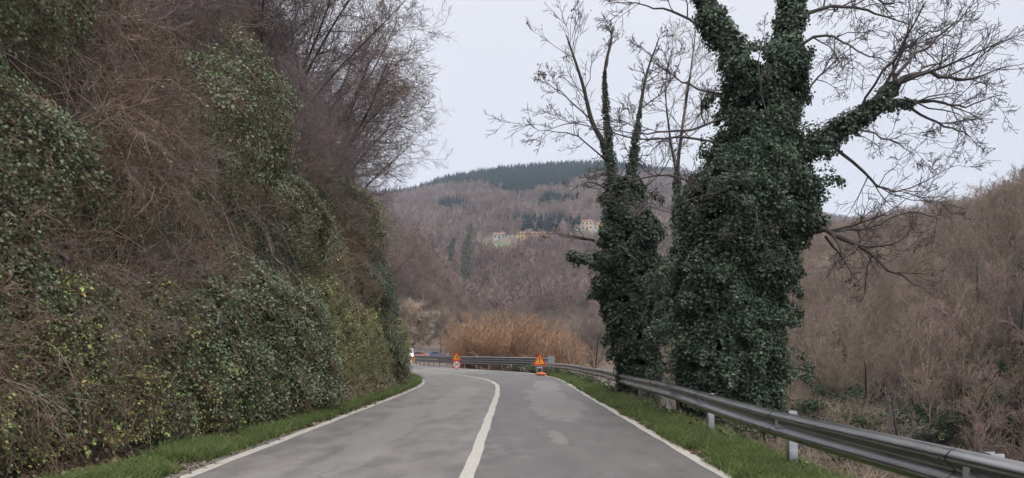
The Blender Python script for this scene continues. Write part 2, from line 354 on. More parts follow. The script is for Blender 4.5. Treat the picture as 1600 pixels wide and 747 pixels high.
    mc = t.nodes.new('ShaderNodeVectorMath'); mc.operation = 'MULTIPLY'; Lk(m1.outputs[0], mc.inputs[0]); Lk(ck.outputs[0], mc.inputs[1])
    m2 = t.nodes.new('ShaderNodeVectorMath'); m2.operation = 'SCALE'; Lk(mc.outputs[0], m2.inputs[0]); Lk(f3.outputs[0], m2.inputs['Scale'])
    Lk(m2.outputs[0], b.inputs['Base Color'])
    rr = t.nodes.new('ShaderNodeMapRange'); rr.inputs['To Min'].default_value = .55; rr.inputs['To Max'].default_value = .85; Lk(mid.outputs['Fac'], rr.inputs['Value']); Lk(rr.outputs[0], b.inputs['Roughness'])
    bp = t.nodes.new('ShaderNodeBump'); bp.inputs['Distance'].default_value = .006; bp.inputs['Strength'].default_value = .7; Lk(fine.outputs['Fac'], bp.inputs['Height']); Lk(bp.outputs[0], b.inputs['Normal'])
    return m
def strip(name, y0, y1, fa, fb, z, mat, n=1, dy=.5, attr=None):
    y = np.arange(y0, y1+.01, dy); A = fa(y); B = fb(y)
    w = np.linspace(0, 1, n+1); X = A[:, None]*(1-w)+B[:, None]*w; Yv = np.repeat(y[:, None], n+1, 1)
    V = np.stack([X, Yv, np.full_like(X, z)], -1).reshape(-1, 3)
    i = (np.arange(len(y)-1)[:, None]*(n+1)+np.arange(n)[None]).ravel()
    Fq = np.stack([i, i+1, i+n+2, i+n+1], 1)
    return mk_mesh(name, V, Fq, mat, attrs=attr(V) if attr else None)
def lane_attr(V):
    side = (V[:, 0] > xc(V[:, 1])).astype(float)*(1-.5*sm(V[:, 1], 45, 60))
    X, Y = V[:, 0], V[:, 1]
    q = np.stack([X*1.2, Y*.4, X*0], -1); nn = vnoise(q, .8, 21, 3)-.5
    def blob(x, y, rx, ry): return 1-sm(np.sqrt(((X-x)/rx)**2+((Y-y)/ry)**2)+nn*1.3, .4, 1.6)
    wear = np.maximum.reduce([blob(1.1, 23.5, .8, 7.5), blob(.75, 13.0, .17, 1.4)*.8, blob(1.5, 34, .5, 5), blob(-2.3, 15, .45, 6), blob(-1.6, 24, .5, 8), blob(-5, 62, 3, 14)])
    edge = sm(X-xr(Y), .05, .3)
    return {'lane': side, 'wear': np.clip(wear+edge*.4, 0, 1)}
add('road', strip('road', -14, 205, lambda y: xl(y)-.42, lambda y: xr(y)+.38, 0, asphalt(), n=60, dy=.25, attr=lane_attr))['kind'] = 'structure'

def paint():
    m, t, b = newmat('worn_line_paint'); Lk = t.links.new
    g = t.nodes.new('ShaderNodeNewGeometry'); n = t.nodes.new('ShaderNodeTexNoise'); n.inputs['Scale'].default_value = 14; n.inputs['Detail'].default_value = 8
    Lk(g.outputs['Position'], n.inputs['Vector'])
    r = ramp(t, [(.28, (.26, .24, .22)), (.40, (.36, .338, .306)), (.7, (.46, .432, .388))]); Lk(n.outputs['Fac'], r.inputs['Fac'])
    Lk(r.outputs[0], b.inputs['Base Color']); b.inputs['Roughness'].default_value = .7; return m
M_paint = paint()
def wob(seed):
    return lambda y: .012*np.sin(y*1.7+seed)+.008*np.sin(y*4.1+seed*2)
for nm, fn, w, z, y1 in (('edge_line', xl, .16, .005, 205), ('edge_line', xr, .17, .005, 205), ('centre_line', xc, .16, .0055, 150)):
    # a narrow strip becomes wider in X where the road turns
    def hw(y, fn=fn, w=w): return w/2*np.sqrt(1+np.gradient(fn(y), y)**2)
    wb = wob(hash(nm) % 7 if False else len(nm)+z)
    add(nm, strip(nm, -14, y1, lambda y: fn(y)-hw(y)-wb(y)*.6, lambda y: fn(y)+hw(y)+wb(y+2)*.6, z, M_paint, n=1, dy=.25))['kind'] = 'structure'
# lay-by where the cars stand
add('layby', mk_mesh('layby', [(-28.0, 176, .004), (-9, 176, .004), (-9, 203, .004), (-28.0, 203, .004)], [(0, 1, 2, 3)], noisemat('gravel_grey', [(.3, (.14, .13, .12)), (.7, (.22, .2, .19))], 2)))['kind'] = 'structure'

# ------------------------------------------------------------------ scatter of uncountable plants
def scatter(name, label, cat, P, rot, scl, idx, sources):
    col = bpy.data.collections.new(name+'_source')
    for i, me in enumerate(sources):
        o = bpy.data.objects.new('%s_%02d' % (name, i), me); col.objects.link(o)
    me = bpy.data.meshes.new(name); me.vertices.add(len(P)); me.vertices.foreach_set('co', np.asarray(P, dtype=np.float32).ravel())
    a = me.attributes.new('rot', 'FLOAT_VECTOR', 'POINT'); a.data.foreach_set('vector', np.asarray(rot, dtype=np.float32).ravel())
    a = me.attributes.new('scl', 'FLOAT', 'POINT'); a.data.foreach_set('value', np.asarray(scl, dtype=np.float32))
    a = me.attributes.new('pick', 'INT', 'POINT'); a.data.foreach_set('value', np.asarray(idx, dtype=np.int32))
    o = add(name, me); tag(o, label, cat, kind='stuff')
    g = bpy.data.node_groups.new(name, 'GeometryNodeTree')
    g.interface.new_socket('Geometry', in_out='INPUT', socket_type='NodeSocketGeometry'); g.interface.new_socket('Geometry', in_out='OUTPUT', socket_type='NodeSocketGeometry')
    gi_ = g.nodes.new('NodeGroupInput'); go = g.nodes.new('NodeGroupOutput'); ip = g.nodes.new('GeometryNodeInstanceOnPoints')
    ci = g.nodes.new('GeometryNodeCollectionInfo'); ci.inputs['Collection'].default_value = col
    ci.inputs['Separate Children'].default_value = True; ci.inputs['Reset Children'].default_value = True
    def na(n, ty):
        x = g.nodes.new('GeometryNodeInputNamedAttribute'); x.data_type = ty; x.inputs['Name'].default_value = n
        return [s for s in x.outputs if s.enabled and s.name == 'Attribute'][0]
    g.links.new(gi_.outputs[0], ip.inputs['Points']); g.links.new(ci.outputs[0], ip.inputs['Instance'])
    ip.inputs['Pick Instance'].default_value = True
    g.links.new(na('pick', 'INT'), ip.inputs['Instance Index']); g.links.new(na('rot', 'FLOAT_VECTOR'), ip.inputs['Rotation']); g.links.new(na('scl', 'FLOAT'), ip.inputs['Scale'])
    g.links.new(ip.outputs[0], go.inputs[0])
    md = o.modifiers.new('scatter', 'NODES'); md.node_group = g
    return o
def rot_from_normal(N, g, lean=1.0):
    """euler that turns +Z to N (blended to up) with a random spin about it"""
    N = norm(N*lean+np.array([0, 0, 1-lean])); n = len(N)
    th = np.arccos(np.clip(N[:, 2], -1, 1)); ph = np.arctan2(N[:, 1], N[:, 0])
    # R = Rz(ph) Ry(th) Rz(spin)  -> to XYZ euler
    spin = g.uniform(0, 6.283, n)
    def rz(a): c, s, o, z = np.cos(a), np.sin(a), np.ones(n), np.zeros(n); return np.stack([np.stack([c, -s, z], -1), np.stack([s, c, z], -1), np.stack([z, z, o], -1)], 1)
    def ry(a): c, s, o, z = np.cos(a), np.sin(a), np.ones(n), np.zeros(n); return np.stack([np.stack([c, z, s], -1), np.stack([z, o, z], -1), np.stack([-s, z, c], -1)], 1)
    M = rz(ph) @ ry(th) @ rz(spin)
    return np.stack([np.arctan2(M[:, 2, 1], M[:, 2, 2]), np.arcsin(-np.clip(M[:, 2, 0], -1, 1)), np.arctan2(M[:, 1, 0], M[:, 0, 0])], -1)

def src_ivy(g, n=95, r=.42, size=.05, mat=None, nm='ivy_sprig'):
    a = g.uniform(0, 6.283, n); q = np.sqrt(g.uniform(0, 1, n))*r
    P = np.stack([np.cos(a)*q, np.sin(a)*q, g.uniform(.0, .26, n)*(1-.5*q/r)], -1)
    N = norm(g.normal(size=(n, 3))*.55+np.array([0, 0, 1.0])); U = g.normal(size=(n, 3))
    V, f, t = leaves(P, N, U, size*g.uniform(.6, 1.3, n), g.uniform(0, 1, n)**1.4, 1.15)
    st = np.zeros((14, 4, 3)); aa = g.uniform(0, 6.283, 14)
    for k in range(4): st[:, k] = np.stack([np.cos(aa+.2*k)*r*.33*k, np.sin(aa+.2*k)*r*.33*k, .04+.05*np.sin(k+aa)], -1)
    tv, tf = tubes(st, np.full((14, 4), .0035), 3)
    V2, F2, T2 = merge([(V, f, t), (tv, tf)])
    return mk_mesh(nm, V2, F2, [mat, M_twig], {'tint': T2}, np.r_[np.zeros(len(f)), np.ones(len(tf))])
def src_bramble(g, ns=7, ln=1.3, nl=12, mat=None, size=.055, nm='bramble', bark=None, up=1.0, r=.004, twigs=0):
    a = g.uniform(0, 6.283, ns); d = norm(np.stack([np.cos(a)*.7, np.sin(a)*.7, np.full(ns, up)], -1)); L_ = ln*g.uniform(.5, 1.2, ns)
    P = np.zeros((ns, 7, 3))
    for k in range(1, 7):
        d = norm(d+g.normal(size=(ns, 3))*.14+np.array([0, 0, -.28])); P[:, k] = P[:, k-1]+d*(L_/6)[:, None]
    Rr = np.repeat(np.linspace(r, r*.4, 7)[None], ns, 0)
    parts = [tubes(P, Rr, 3)]
    if twigs:
        Q, q = grow(g, P, Rr, twigs, .35, .8, 4, .3, (0, 0, -.05), rmin=.0018); parts.append(tubes(Q, q, 3))
    nt_ = sum(len(p[1]) for p in parts); nf = 0
    if nl:
        idx = np.repeat(np.arange(ns), nl); f = g.uniform(1, 5.99, len(idx)); i = f.astype(int); p = P[idx, i]+(P[idx, np.minimum(i+1, 6)]-P[idx, i])*(f-i)[:, None]
        p = p+g.normal(size=p.shape)*.035; n = len(p)
        lv = leaves(p, norm(g.normal(size=(n, 3))*.6+[0, 0, 1]), g.normal(size=(n, 3)), size*g.uniform(.6, 1.3, n), g.uniform(0, 1, n))
        parts.append(lv); nf = len(lv[1])
    V, f, t = merge(parts)
    return mk_mesh(nm, V, f, [bark or M_twig, mat or M_bram], {'tint': t}, np.r_[np.zeros(nt_), np.ones(nf)])
def src_tangle(g, ns=5, ln=1.0, mat=None, nm='twig_tangle', r=.006, k2=6, k3=5, droop=-.05, leafn=0, lmat=None, lsize=.05):
    a = g.uniform(0, 6.283, ns); d = norm(np.stack([np.cos(a)*.9, np.sin(a)*.9, g.uniform(.3, 1.2, ns)], -1)); L_ = ln*g.uniform(.6, 1.2, ns)
    P = np.zeros((ns, 6, 3)); P[:, 0] = g.normal(size=(ns, 3))*[.1, .1, 0]
    for k in range(1, 6):
        d = norm(d+g.normal(size=(ns, 3))*.22+np.array([0, 0, droop])); P[:, k] = P[:, k-1]+d*(L_/5)[:, None]
    Rr = np.repeat(np.linspace(r, r*.5, 6)[None], ns, 0)
    Q, q = grow(g, P, Rr, k2, .6, .8, 4, .3, (0, 0, droop), rmin=.002)
    S, s = grow(g, Q, q, k3, .6, .8, 3, .35, (0, 0, droop), rmin=.0016)
    parts = [tubes(P, Rr, 4), tubes(Q, q, 3), tubes(S, s, 3)]; nt_ = sum(len(p[1]) for p in parts); nf = 0
    if leafn:
        b = S[:, -1]; b = b[g.integers(0, len(b), leafn)]+g.normal(size=(leafn, 3))*.02
        lv = leaves(b, g.normal(size=(leafn, 3))+[0, 0, .5], g.normal(size=(leafn, 3)), lsize*g.uniform(.6, 1.2, leafn), g.uniform(0, 1, leafn)); parts.append(lv); nf = len(lv[1])
    V, f, t = merge(parts)
    return mk_mesh(nm, V, f, [mat or M_twig, lmat or M_litter], {'tint': t}, np.r_[np.zeros(nt_), np.ones(nf)])
def src_broad(g, n=16, r=.3, size=.11, nm='broad_leaf_plant', mat=None, lo=0, hi=1):
    a = g.uniform(0, 6.283, n); q = g.uniform(.3, 1, n)*r
    P = np.stack([np.cos(a)*q, np.sin(a)*q, g.uniform(.1, .35, n)], -1)
    U = np.stack([np.cos(a), np.sin(a), g.uniform(-.5, .3, n)], -1)
    N = norm(g.normal(size=(n, 3))*.35+[0, 0, 1.0])
    V, f, t = leaves(P, N, U, size*g.uniform(.5, 1.2, n), g.uniform(lo, hi, n), .9)
    st = np.stack([np.zeros((n, 3)), P*[.5, .5, .9], P], 1); tv, tf = tubes(st, np.full((n, 3), .003), 3)
    V2, F2, T2 = merge([(V, f, t), (tv, tf)])
    return mk_mesh(nm, V2, F2, [mat or M_green, M_twig], {'tint': T2}, np.r_[np.zeros(len(f)), np.ones(len(tf))])
def src_grass(g, n=60, r=.14, h=.13, mat=None):
    a = g.uniform(0, 6.283, n); q = np.sqrt(g.uniform(0, 1, n))*r; h_ = h*g.uniform(.4, 1.2, n)
    P0 = np.stack([np.cos(a)*q, np.sin(a)*q, np.zeros(n)], -1); d = g.normal(size=(n, 3))*.35; d[:, 2] = 1
    P = np.stack([P0, P0+d*h_[:, None]*.55, P0+(d+g.normal(size=(n, 3))*[.5, .5, .1])*h_[:, None]], 1)
    w = np.cross(norm(d), g.normal(size=(n, 3))); w = norm(w)*.0035
    V = np.stack([P[:, 0]-w, P[:, 0]+w, P[:, 1]-w*.8, P[:, 1]+w*.8, P[:, 2]-w*.1, P[:, 2]+w*.1], 1).reshape(-1, 3)
    b = (np.arange(n)*6)[:, None]; f = np.concatenate([b+[0, 1, 3, 2], b+[2, 3, 5, 4]], 1).reshape(-1, 4)
    return mk_mesh('grass_tuft', V, f, mat or M_grass, {'tint': np.repeat(g.uniform(0, 1, n), 6)})
def src_litter(g, n=40, r=.3):
    P = np.stack([g.uniform(-r, r, n), g.uniform(-r, r, n), g.uniform(.005, .05, n)], -1)
    V, f, t = leaves(P, g.normal(size=(n, 3))*.5+[0, 0, 1], g.normal(size=(n, 3)), g.uniform(.04, .1, n), g.uniform(0, 1, n), 1.1)
    return mk_mesh('leaf_litter_patch', V, f, M_litter, {'tint': t})

def in_view(P, mL=1.12, mR=1.12, mt=1.15):
    Y = P[:, 1]; u = P[:, 0]/np.maximum(Y, .1)/.649
    return (Y > .6) & (u > -mL) & (u < mR) & ((P[:, 2]-EYE)/np.maximum(Y, .1) < .4464*mt)

# --- left bank
def bank_points(g, n, dmin=0, dmax=14, ymin=4, ymax=62, bias=1.0):
    # nearer ground gets more points than farther ground
    y = ymin*(ymax/ymin)**(g.uniform(0, 1, n)**bias); d = g.uniform(dmin, dmax, n)
    X = xl(y)-toe(y)-d; Z = height(X, y); P = np.stack([X, y, Z], -1); ok = in_view(P, 1.12, 1.12, 1.2)
    return P[ok], d[ok]
g = np.random.default_rng(11)
ivy_src = [src_ivy(g, mat=M_ivy) for _ in range(5)]; ivyd_src = [src_ivy(g, 95, .42, .06, M_ivyd) for _ in range(4)]
br = [src_bramble(g, 8, 1.2, 14, size=.05) for _ in range(4)]+[src_bramble(g, 6, 1.6, 3, up=.6, twigs=4) for _ in range(3)]
tg = [src_tangle(g, 6, 1.1, r=.009, k2=5, k3=4) for _ in range(4)]+[src_tangle(g, 6, 1.2, M_twigp) for _ in range(3)]+[src_bramble(g, 9, 1.7, 2, up=.5, twigs=5, r=.006, bark=M_vine if q == 0 else M_twig) for q in range(3)]
bl = [src_broad(g, 30, .26, .05, hi=.84) for _ in range(4)]+[src_broad(g, 16, .28, .085, hi=.97)]+[src_broad(g, 9, .2, .075, lo=.86, hi=1)]
# the growth on the bank hangs in mounds, each of one kind of plant, with hollows between
KINDS = {k: [] for k in ('ivy', 'dark', 'bramble', 'twig', 'purple', 'low')}
def mound(y, d, kind, r, push=.35):
    X = float(xl(y)-toe(y)-d); p = np.array([X, y, float(height(X, y))]); n = gnormal(np.array([X]), np.array([y]), .6)[0]
    if not in_view((p+n*r)[None], 1.25, 1.2, 1.4)[0]: return
    c = p+n*r*push; cnt = int({'ivy': 40, 'dark': 46, 'bramble': 17, 'twig': 16, 'purple': 26, 'low': 58}[kind]*r*r*(1.0 if y < 25 else .8))+3
    v = norm(g.normal(size=(cnt*2, 3))); v = v[(v@n) > -.15][:cnt]
    rad = r*(.62+.55*vnoise(v*1.6+p, .8, 12, 2))*g.uniform(.82, 1.05, len(v))
    q = c+v*rad[:, None]*[1, 1, 1.15]; q[:, 2] -= .12*r
    q = q[q[:, 0] < xl(q[:, 1])-.42]; v = v[:len(q)]
    q[:, 2] = np.maximum(q[:, 2], .06)
    KINDS[kind].append((q, norm(v*.8+n*.5)))
for k in range(1450):
    y = 5*(64/5)**g.uniform(0, 1); d = g.uniform(.2, 15) if k % 4 else g.uniform(.2, 1.2)
    q3 = np.array([[-d*1.2, y, 0.]]); a = float(vnoise(q3, 3.6, 207, 2)[0]); b = float(vnoise(q3, 3.0, 222, 2)[0])+g.normal()*.05; a += g.normal()*.06
    if d < .45+.75*sm(y, 9, 17)+.8*b:
        kind = 'low' if b > .30 else 'ivy'
        if y < 13 and g.uniform() < .28: kind = 'twig' if g.uniform() < .6 else 'ivy'
    elif d > 9.5+2*(1-sm(y, 12, 20))-3.5*sm(y, 18, 35)+3*(a-.5): kind = 'purple' if (y > 16 or b > .55) else ('twig' if b > .42 else 'ivy')
    elif y > 17 and d < 6.5 and a > .50: kind = 'dark'
    elif y > 19 and d > 4.0 and g.uniform() < .8: kind = 'purple'
    else: kind = 'ivy' if a+g.normal()*.08 > (.38 if y < 22 else .53) else ('bramble' if b > .60 else 'twig')
    if kind in ('dark', 'ivy') and d > 1.5 and g.uniform() < .18: kind = 'twig' if g.uniform() < .6 else 'bramble'
    r = g.uniform(.45, 1.15)*(1+.35*sm(y, 15, 50))*(1.15 if kind == 'ivy' else .85); r = min(r, .28+.36*d)
    if kind == 'purple': r = g.uniform(.9, 2.1)
    elif d > 2.5 and g.uniform() < .22: r *= 1.5
    if y > 32 and d < 3.2: r = min(r, .6)
    if vnoise(q3, 1.6, 301, 2)[0] > .56 and d > 1.2: continue
    mound(y, d, kind, r, .25 if d < 1.5 else g.uniform(.2, .95))
def gather(kind, base, thin=1.0):
    P_ = np.concatenate([x[0] for x in KINDS[kind]]+[base]); N_ = np.concatenate([x[1] for x in KINDS[kind]]+[gnormal(base[:, 0], base[:, 1])])
    return P_, N_
P, d = bank_points(g, 8000, .3, 14); nz1 = vnoise(P, 2.2, 31, 3); P = P[(nz1 > .5+.006*d*d)]
Q, N = gather('ivy', P)
scatter('ivy', 'olive green ivy and brambles covering the steep bank left of the road', 'ivy', Q, rot_from_normal(N, g, .8), .5+Q[:, 1]/75+g.uniform(0, .45, len(Q)), g.integers(0, 5, len(Q)), ivy_src)
P, d = bank_points(g, 2500, .6, 5, 18, 55, .8)
Q, N = gather('dark', P)
scatter('dark_ivy', 'dark green ivy hanging on the corner of the bank at the bend', 'ivy', Q, rot_from_normal(N, g, .8), .5+Q[:, 1]/85+g.uniform(0, .4, len(Q)), g.integers(0, 4, len(Q)), ivyd_src)
P, d = bank_points(g, 2200, 1.5, 13)
Q, N = gather('bramble', P)
scatter('brambles', 'arching brown bramble stems with olive leaves on the left bank', 'brambles', Q, rot_from_normal(N, g, .75), (.5+Q[:, 1]/110+g.uniform(0, .4, len(Q)))*np.clip((xl(Q[:, 1])-Q[:, 0])/1.6, .25, 1), g.integers(0, 7, len(Q)), br)
P, d = bank_points(g, 2600, 1.2, 15, 4, 75, .8)
Q, N = gather('twig', P); nq = len(Q); Q2, N2 = gather('purple', P[:10]); Q = np.concatenate([Q, Q2]); N = np.concatenate([N, N2])
pk = np.r_[g.choice([0, 1, 2, 3, 4, 7, 8, 9], nq), g.integers(3, 7, len(Q2))]
scatter('dead_twigs', 'tangle of dead reddish brown twigs over the left bank', 'twigs', Q, rot_from_normal(N, g, .6), (.5+Q[:, 1]/110+g.uniform(0, .45, len(Q)))*np.clip((xl(Q[:, 1])-Q[:, 0])/2.5, .25, 1), pk, tg)
# pale vines hanging
vn = [src_bramble(g, 4, 2.4, 0, bark=M_vine, up=.5, r=.007, twigs=2) for _ in range(4)]
P, d = bank_points(g, 1300, 1.0, 12, 5, 45); N = gnormal(P[:, 0], P[:, 1]); Q = P+N*.35
scatter('hanging_vines', 'pale bare vines hanging down the left bank', 'vines', Q, rot_from_normal(N, g, .9), g.uniform(.5, 1.2, len(Q)), g.integers(0, 4, len(Q)), vn)
bbr = [src_tangle(g, 3, 2.6, M_vine if i < 2 else M_twig, 'bare_bough', r=.016, k2=6, k3=4, droop=-.10) for i in range(4)]
P, d = bank_points(g, 230, 1.8, 12, 6, 50); N = gnormal(P[:, 0], P[:, 1], .6); Q = P+N*.2
scatter('bare_boughs', 'bare tan boughs sticking out of the growth on the left bank', 'boughs', Q, rot_from_normal(N+g.normal(size=N.shape)*.3, g, .75), g.uniform(.35, .75, len(Q)), g.integers(0, 4, len(Q)), bbr)
# low green leaves on the lower bank
P, d = bank_points(g, 3000, .05, 1.4, 5, 50); nz1 = vnoise(P, 1.3, 55, 2); P = P[nz1+.12*(1-d/1.4) > .44]
Q, N = gather('low', P)
pick = g.choice(6, len(Q), p=[.22, .22, .20, .20, .11, .05])
scatter('low_leafy_plants', 'bright green and yellow low leafy plants on the foot of the left bank', 'plants', Q, rot_from_normal(N, g, .75), g.uniform(.4, .8, len(Q))*(1+Q[:, 1]/60)*np.clip((xl(Q[:, 1])-Q[:, 0])/1.4, .35, 1), pick, bl)
# litter and grass verges
lt = [src_litter(g) for _ in range(4)]
y = g.uniform(5, 44, 3000); X = xl(y)-g.uniform(.25, .5+1.5*sm(-y, -18, -8)+.45, 3000); P = np.stack([X, y, height(X, y)], -1)
y = g.uniform(3, 45, 900); X = xr(y)+.13+g.exponential(.12, 900); P2 = np.stack([X, y, np.maximum(height(X, y), .0)+.004], -1); 
P3y = g.uniform(3, 40, 7500); X = xr(P3y)+g.uniform(1.0, 13, 7500); P3 = np.stack([X, P3y, height(X, P3y)], -1)
Pa = np.concatenate([P, P3]); sclA = np.r_[g.uniform(.5, .9, len(P)), g.uniform(.6, 1.0, len(P3))]
Pa = np.concatenate([Pa, P2]); sclA = np.r_[sclA, np.full(len(P2), .35)]
m = in_view(Pa); Pa, sclA = Pa[m], sclA[m]; N = gnormal(Pa[:, 0], Pa[:, 1])
scatter('leaf_litter', 'fallen brown leaves along both edges of the road', 'fallen leaves', Pa, rot_from_normal(N, g, 1), sclA, g.integers(0, 4, len(Pa)), lt)
gs = [src_grass(g) for _ in range(5)]
y = 3.5*(46/3.5)**(g.uniform(0, 1, 9000)); w = .06+.85*sm(y, 3, 7); X = xr(y)+.12+g.uniform(0, 1, len(y))**1.1*.98
nzg = vnoise(np.stack([X, y, y*0], -1), .5, 3, 2); ok = (nzg > .30) & (X-xr(y) > .17+.12*(nzg < .5)); P = np.stack([X, y, height(X, y)], -1)[ok]
y = 5*(45/5)**(g.uniform(0, 1, 5200)); wl = (.16+.69*sm(-y, -19, -9))*(.45+1.0*vnoise(np.stack([y, y*0, y*0], -1), .9, 5, 3)); X = xl(y)-.33-g.uniform(0, 1, len(y))*wl
nzg = vnoise(np.stack([X, y, y*0], -1), .7, 8, 2); P2 = np.stack([X, y, height(X, y)], -1)[nzg > .27]
Pg = np.concatenate([P, P2]); Pg = Pg[in_view(Pg)]; z_ = np.zeros((len(Pg), 3)); z_[:, 2] = g.uniform(0, 6.28, len(Pg))
scatter('grass', 'short bright green grass on the verges of the road', 'grass', Pg, z_, g.uniform(.6, 1.2, len(Pg))*(1+Pg[:, 1]/60), g.integers(0, 5, len(Pg)), gs)
# brush on the slope below the guard rail
y = 3.5*(60/3.5)**(g.uniform(0, 1, 8500)); X = xr(y)+1.05+g.uniform(0, 1, len(y))**1.5*26; P = np.stack([X, y, height(X, y)], -1); P = P[in_view(P)]
N = gnormal(P[:, 0], P[:, 1]); nz1 = vnoise(P, 2.5, 91, 2); a = nz1 > .44
rb = [src_tangle(g, 6, 1.0, M_twig, leafn=40) for _ in range(3)]+br[4:]+[src_tangle(g, 7, 1.3, M_vine, k2=4, k3=3, r=.008)]
Pb = P[~a | (g.uniform(size=len(P)) < .35)]
scatter('brushwood', 'brown brushwood and brambles on the slope below the guardrail', 'brushwood', Pb, rot_from_normal(gnormal(Pb[:, 0], Pb[:, 1]), g, .4), g.uniform(.5, 1.2, len(Pb))*(1+Pb[:, 1]/60)*np.clip((Pb[:, 0]-xr(Pb[:, 1])-.6)/2, .25, 1), g.integers(0, len(rb), len(Pb)), rb)
Pb = P[a]; near = (Pb[:, 0]-xr(Pb[:, 1]) < 9)|(g.uniform(size=len(Pb)) < .4); Pb = Pb[near]
scatter('slope_ivy', 'ground ivy and leaves on the slope behind the guardrail', 'ivy', Pb+[0, 0, .03], rot_from_normal(gnormal(Pb[:, 0], Pb[:, 1]), g, .8), g.uniform(.8, 1.2, len(Pb))*(.5+Pb[:, 1]/35), g.integers(0, 5, len(Pb)), ivy_src)

# ------------------------------------------------------------------ bare trees
def bare_tree(g, h=7, r=.09, lean=(0, 0), levels=(9, 7, 6), mat=None, rmin=.004, spread=.7, stems=1, up=.10, wand=.2, twigfl=None):
    parts = []; tr = []
    for s in range(stems):
        a = g.uniform(0, 6.283); k = .35*(stems > 1)
        d = norm(np.array([lean[0]+math.cos(a)*k, lean[1]+math.sin(a)*k, 1.0])); n = 8; P = np.zeros((1, n, 3)); hh = h*g.uniform(.75, 1.05)
        for i in range(1, n):
            d = norm(d+g.normal(size=3)*.09+np.array([lean[0], lean[1], 0])*.06+[0, 0, .05]); P[0, i] = P[0, i-1]+d*hh/(n-1)
        tr.append((P, np.linspace(r, r*.25, n)[None]))
    P = np.concatenate([t[0] for t in tr]); Rr = np.concatenate([t[1] for t in tr])
    A, a_ = grow(g, P, Rr, levels[0], .42, spread, 6, wand, (lean[0]*.1, lean[1]*.1, up), tmin=.3, rr=.55, rmin=rmin)
    out = [(A, a_)]; cur = (A, a_)
    for i, k in enumerate(levels[1:]):
        cur = grow(g, cur[0], cur[1], k, .55, .75, 4 if i == 0 else 3, .28, (0, 0, up*.7), tmin=.2, rr=.6, rmin=rmin); out.append(cur)
    tV, tF = tubes(P, Rr, 7)
    bV, bF, _ = merge([tubes(x[0], x[1], 4 if i == 0 else 3) for i, x in enumerate(out)])
    return (tV, tF), (bV, bF), cur[0]
def tree_meshes(nm, t, b, mt, mb):
    return mk_mesh(nm+'_trunk', t[0], t[1], mt, smooth=True), mk_mesh(nm+'_branches', b[0], b[1], mb)
def tree_thing(name, label, cat, loc, rz, tm, bm, scale=1, group=None, tilt=(0, 0)):
    r = empty(name, loc, rz); r.scale = (scale,)*3; r.rotation_euler = (tilt[0], tilt[1], rz); tag(r, label, cat, group)
    add('trunk', tm, r); add('branches', bm, r); return r

# brush trees growing out of the bank and leaning over the road
g = np.random.default_rng(23)
protos = []
for i in range(5):
    t, b, _ = bare_tree(g, 6.5, .048, (.5, -.05), (16, 9, 7), rmin=.0042, stems=3 if i % 2 else 2, up=.03, spread=.8)
    protos.append(tree_meshes('bank_tree', t, b, M_bark, M_twigp if i < 3 else M_twig))
spots = [(19, 8.5), (23, 6.5), (24.5, 10), (28, 7), (30, 10.5), (32, 5.5), (33, 8), (36, 6.2), (37, 9.8), (40, 5.0), (41, 7.6), (44, 6), (45, 9), (48, 4.6), (49, 7.4), (52, 6), (53, 9.5), (57, 5.5), (58, 8.2), (63, 6), (64, 10), (70, 6.5), (72, 11), (79, 7), (83, 12), (90, 8), (98, 10), (13, 10), (15.5, 8), (17, 12), (30, 5.5), (34, 6.5), (36, 4.8), (38, 6.6), (39, 5.2), (42, 4.4), (43, 6.2), (46, 5.0), (27, 6.5), (25, 8), (29, 8), (32, 9.5), (35, 8), (38, 8.5), (41, 5.5), (44, 7.5), (26, 10), (22, 9)]
for i, (y, d) in enumerate(spots):
    X = float(xl(y)-toe(y)-d); Z = float(height(X, y)); k = i % 5
    s = g.uniform(.75, 1.15) if i < 30 else g.uniform(1.25, 1.7)
    tree_thing('bare_tree', 'leafless grey brown tree leaning out from the top of the left bank', 'tree', (X, y, Z-.2), g.uniform(-.6, .6), *protos[k], scale=s, group='bare trees along the top of the left bank')

for i, (y, d, s, rz) in enumerate([(45.5, 1.9, .75, .2), (48, 1.3, .62, -.3), (50, 2.6, .85, .1), (47, 3.4, .9, .5), (53, 1.6, .8, -.1), (56, 2.8, .95, .3)]):
    X = float(xl(y)-toe(y)-d); tree_thing('bare_tree', 'bare spreading tree with dark trunk on the corner of the bank at the bend', 'tree', (X, y, float(height(X, y))-.2), rz, *protos[i % 5], scale=s, group='bare trees on the corner of the bank')
# mossy lip of the bank at the bend
ml, mr_ = limb([PX(572, 452, 47), PX(586, 474, 46.6), PX(600, 498, 46.3), PX(612, 522, 46), PX(617, 545, 45.8)], .42, .30, n=30)
ml[0, :, 0] -= .25; V, f = tubes(ml, mr_*(1+.3*np.sin(np.arange(30)*1.3))[None], 12); V = V+(vnoise(V, .35, 5, 3)[:, None]-.5)*.35
M_moss = noisemat('yellow_green_moss', [(.3, (.12, .13, .03)), (.55, (.27, .27, .06)), (.75, (.32, .22, .10))], 2.5)
mo = add('mossy_ledge', mk_mesh('mossy_ledge', V, f, M_moss, smooth=True)); tag(mo, 'yellow green mossy lip of earth on the corner of the bank at the bend', 'mossy ledge')
kk_ = g.integers(0, len(V), 1600); lv = leaves(V[kk_]+g.normal(size=(1600, 3))*.06, g.normal(size=(1600, 3)), g.normal(size=(1600, 3))+[0, 0, .6], g.uniform(.06, .16, 1600), g.uniform(.3, 1, 1600), .5)
add('grass_fringe', mk_mesh('grass_fringe', lv[0], lv[1], M_bram, {'tint': lv[2]}), mo)

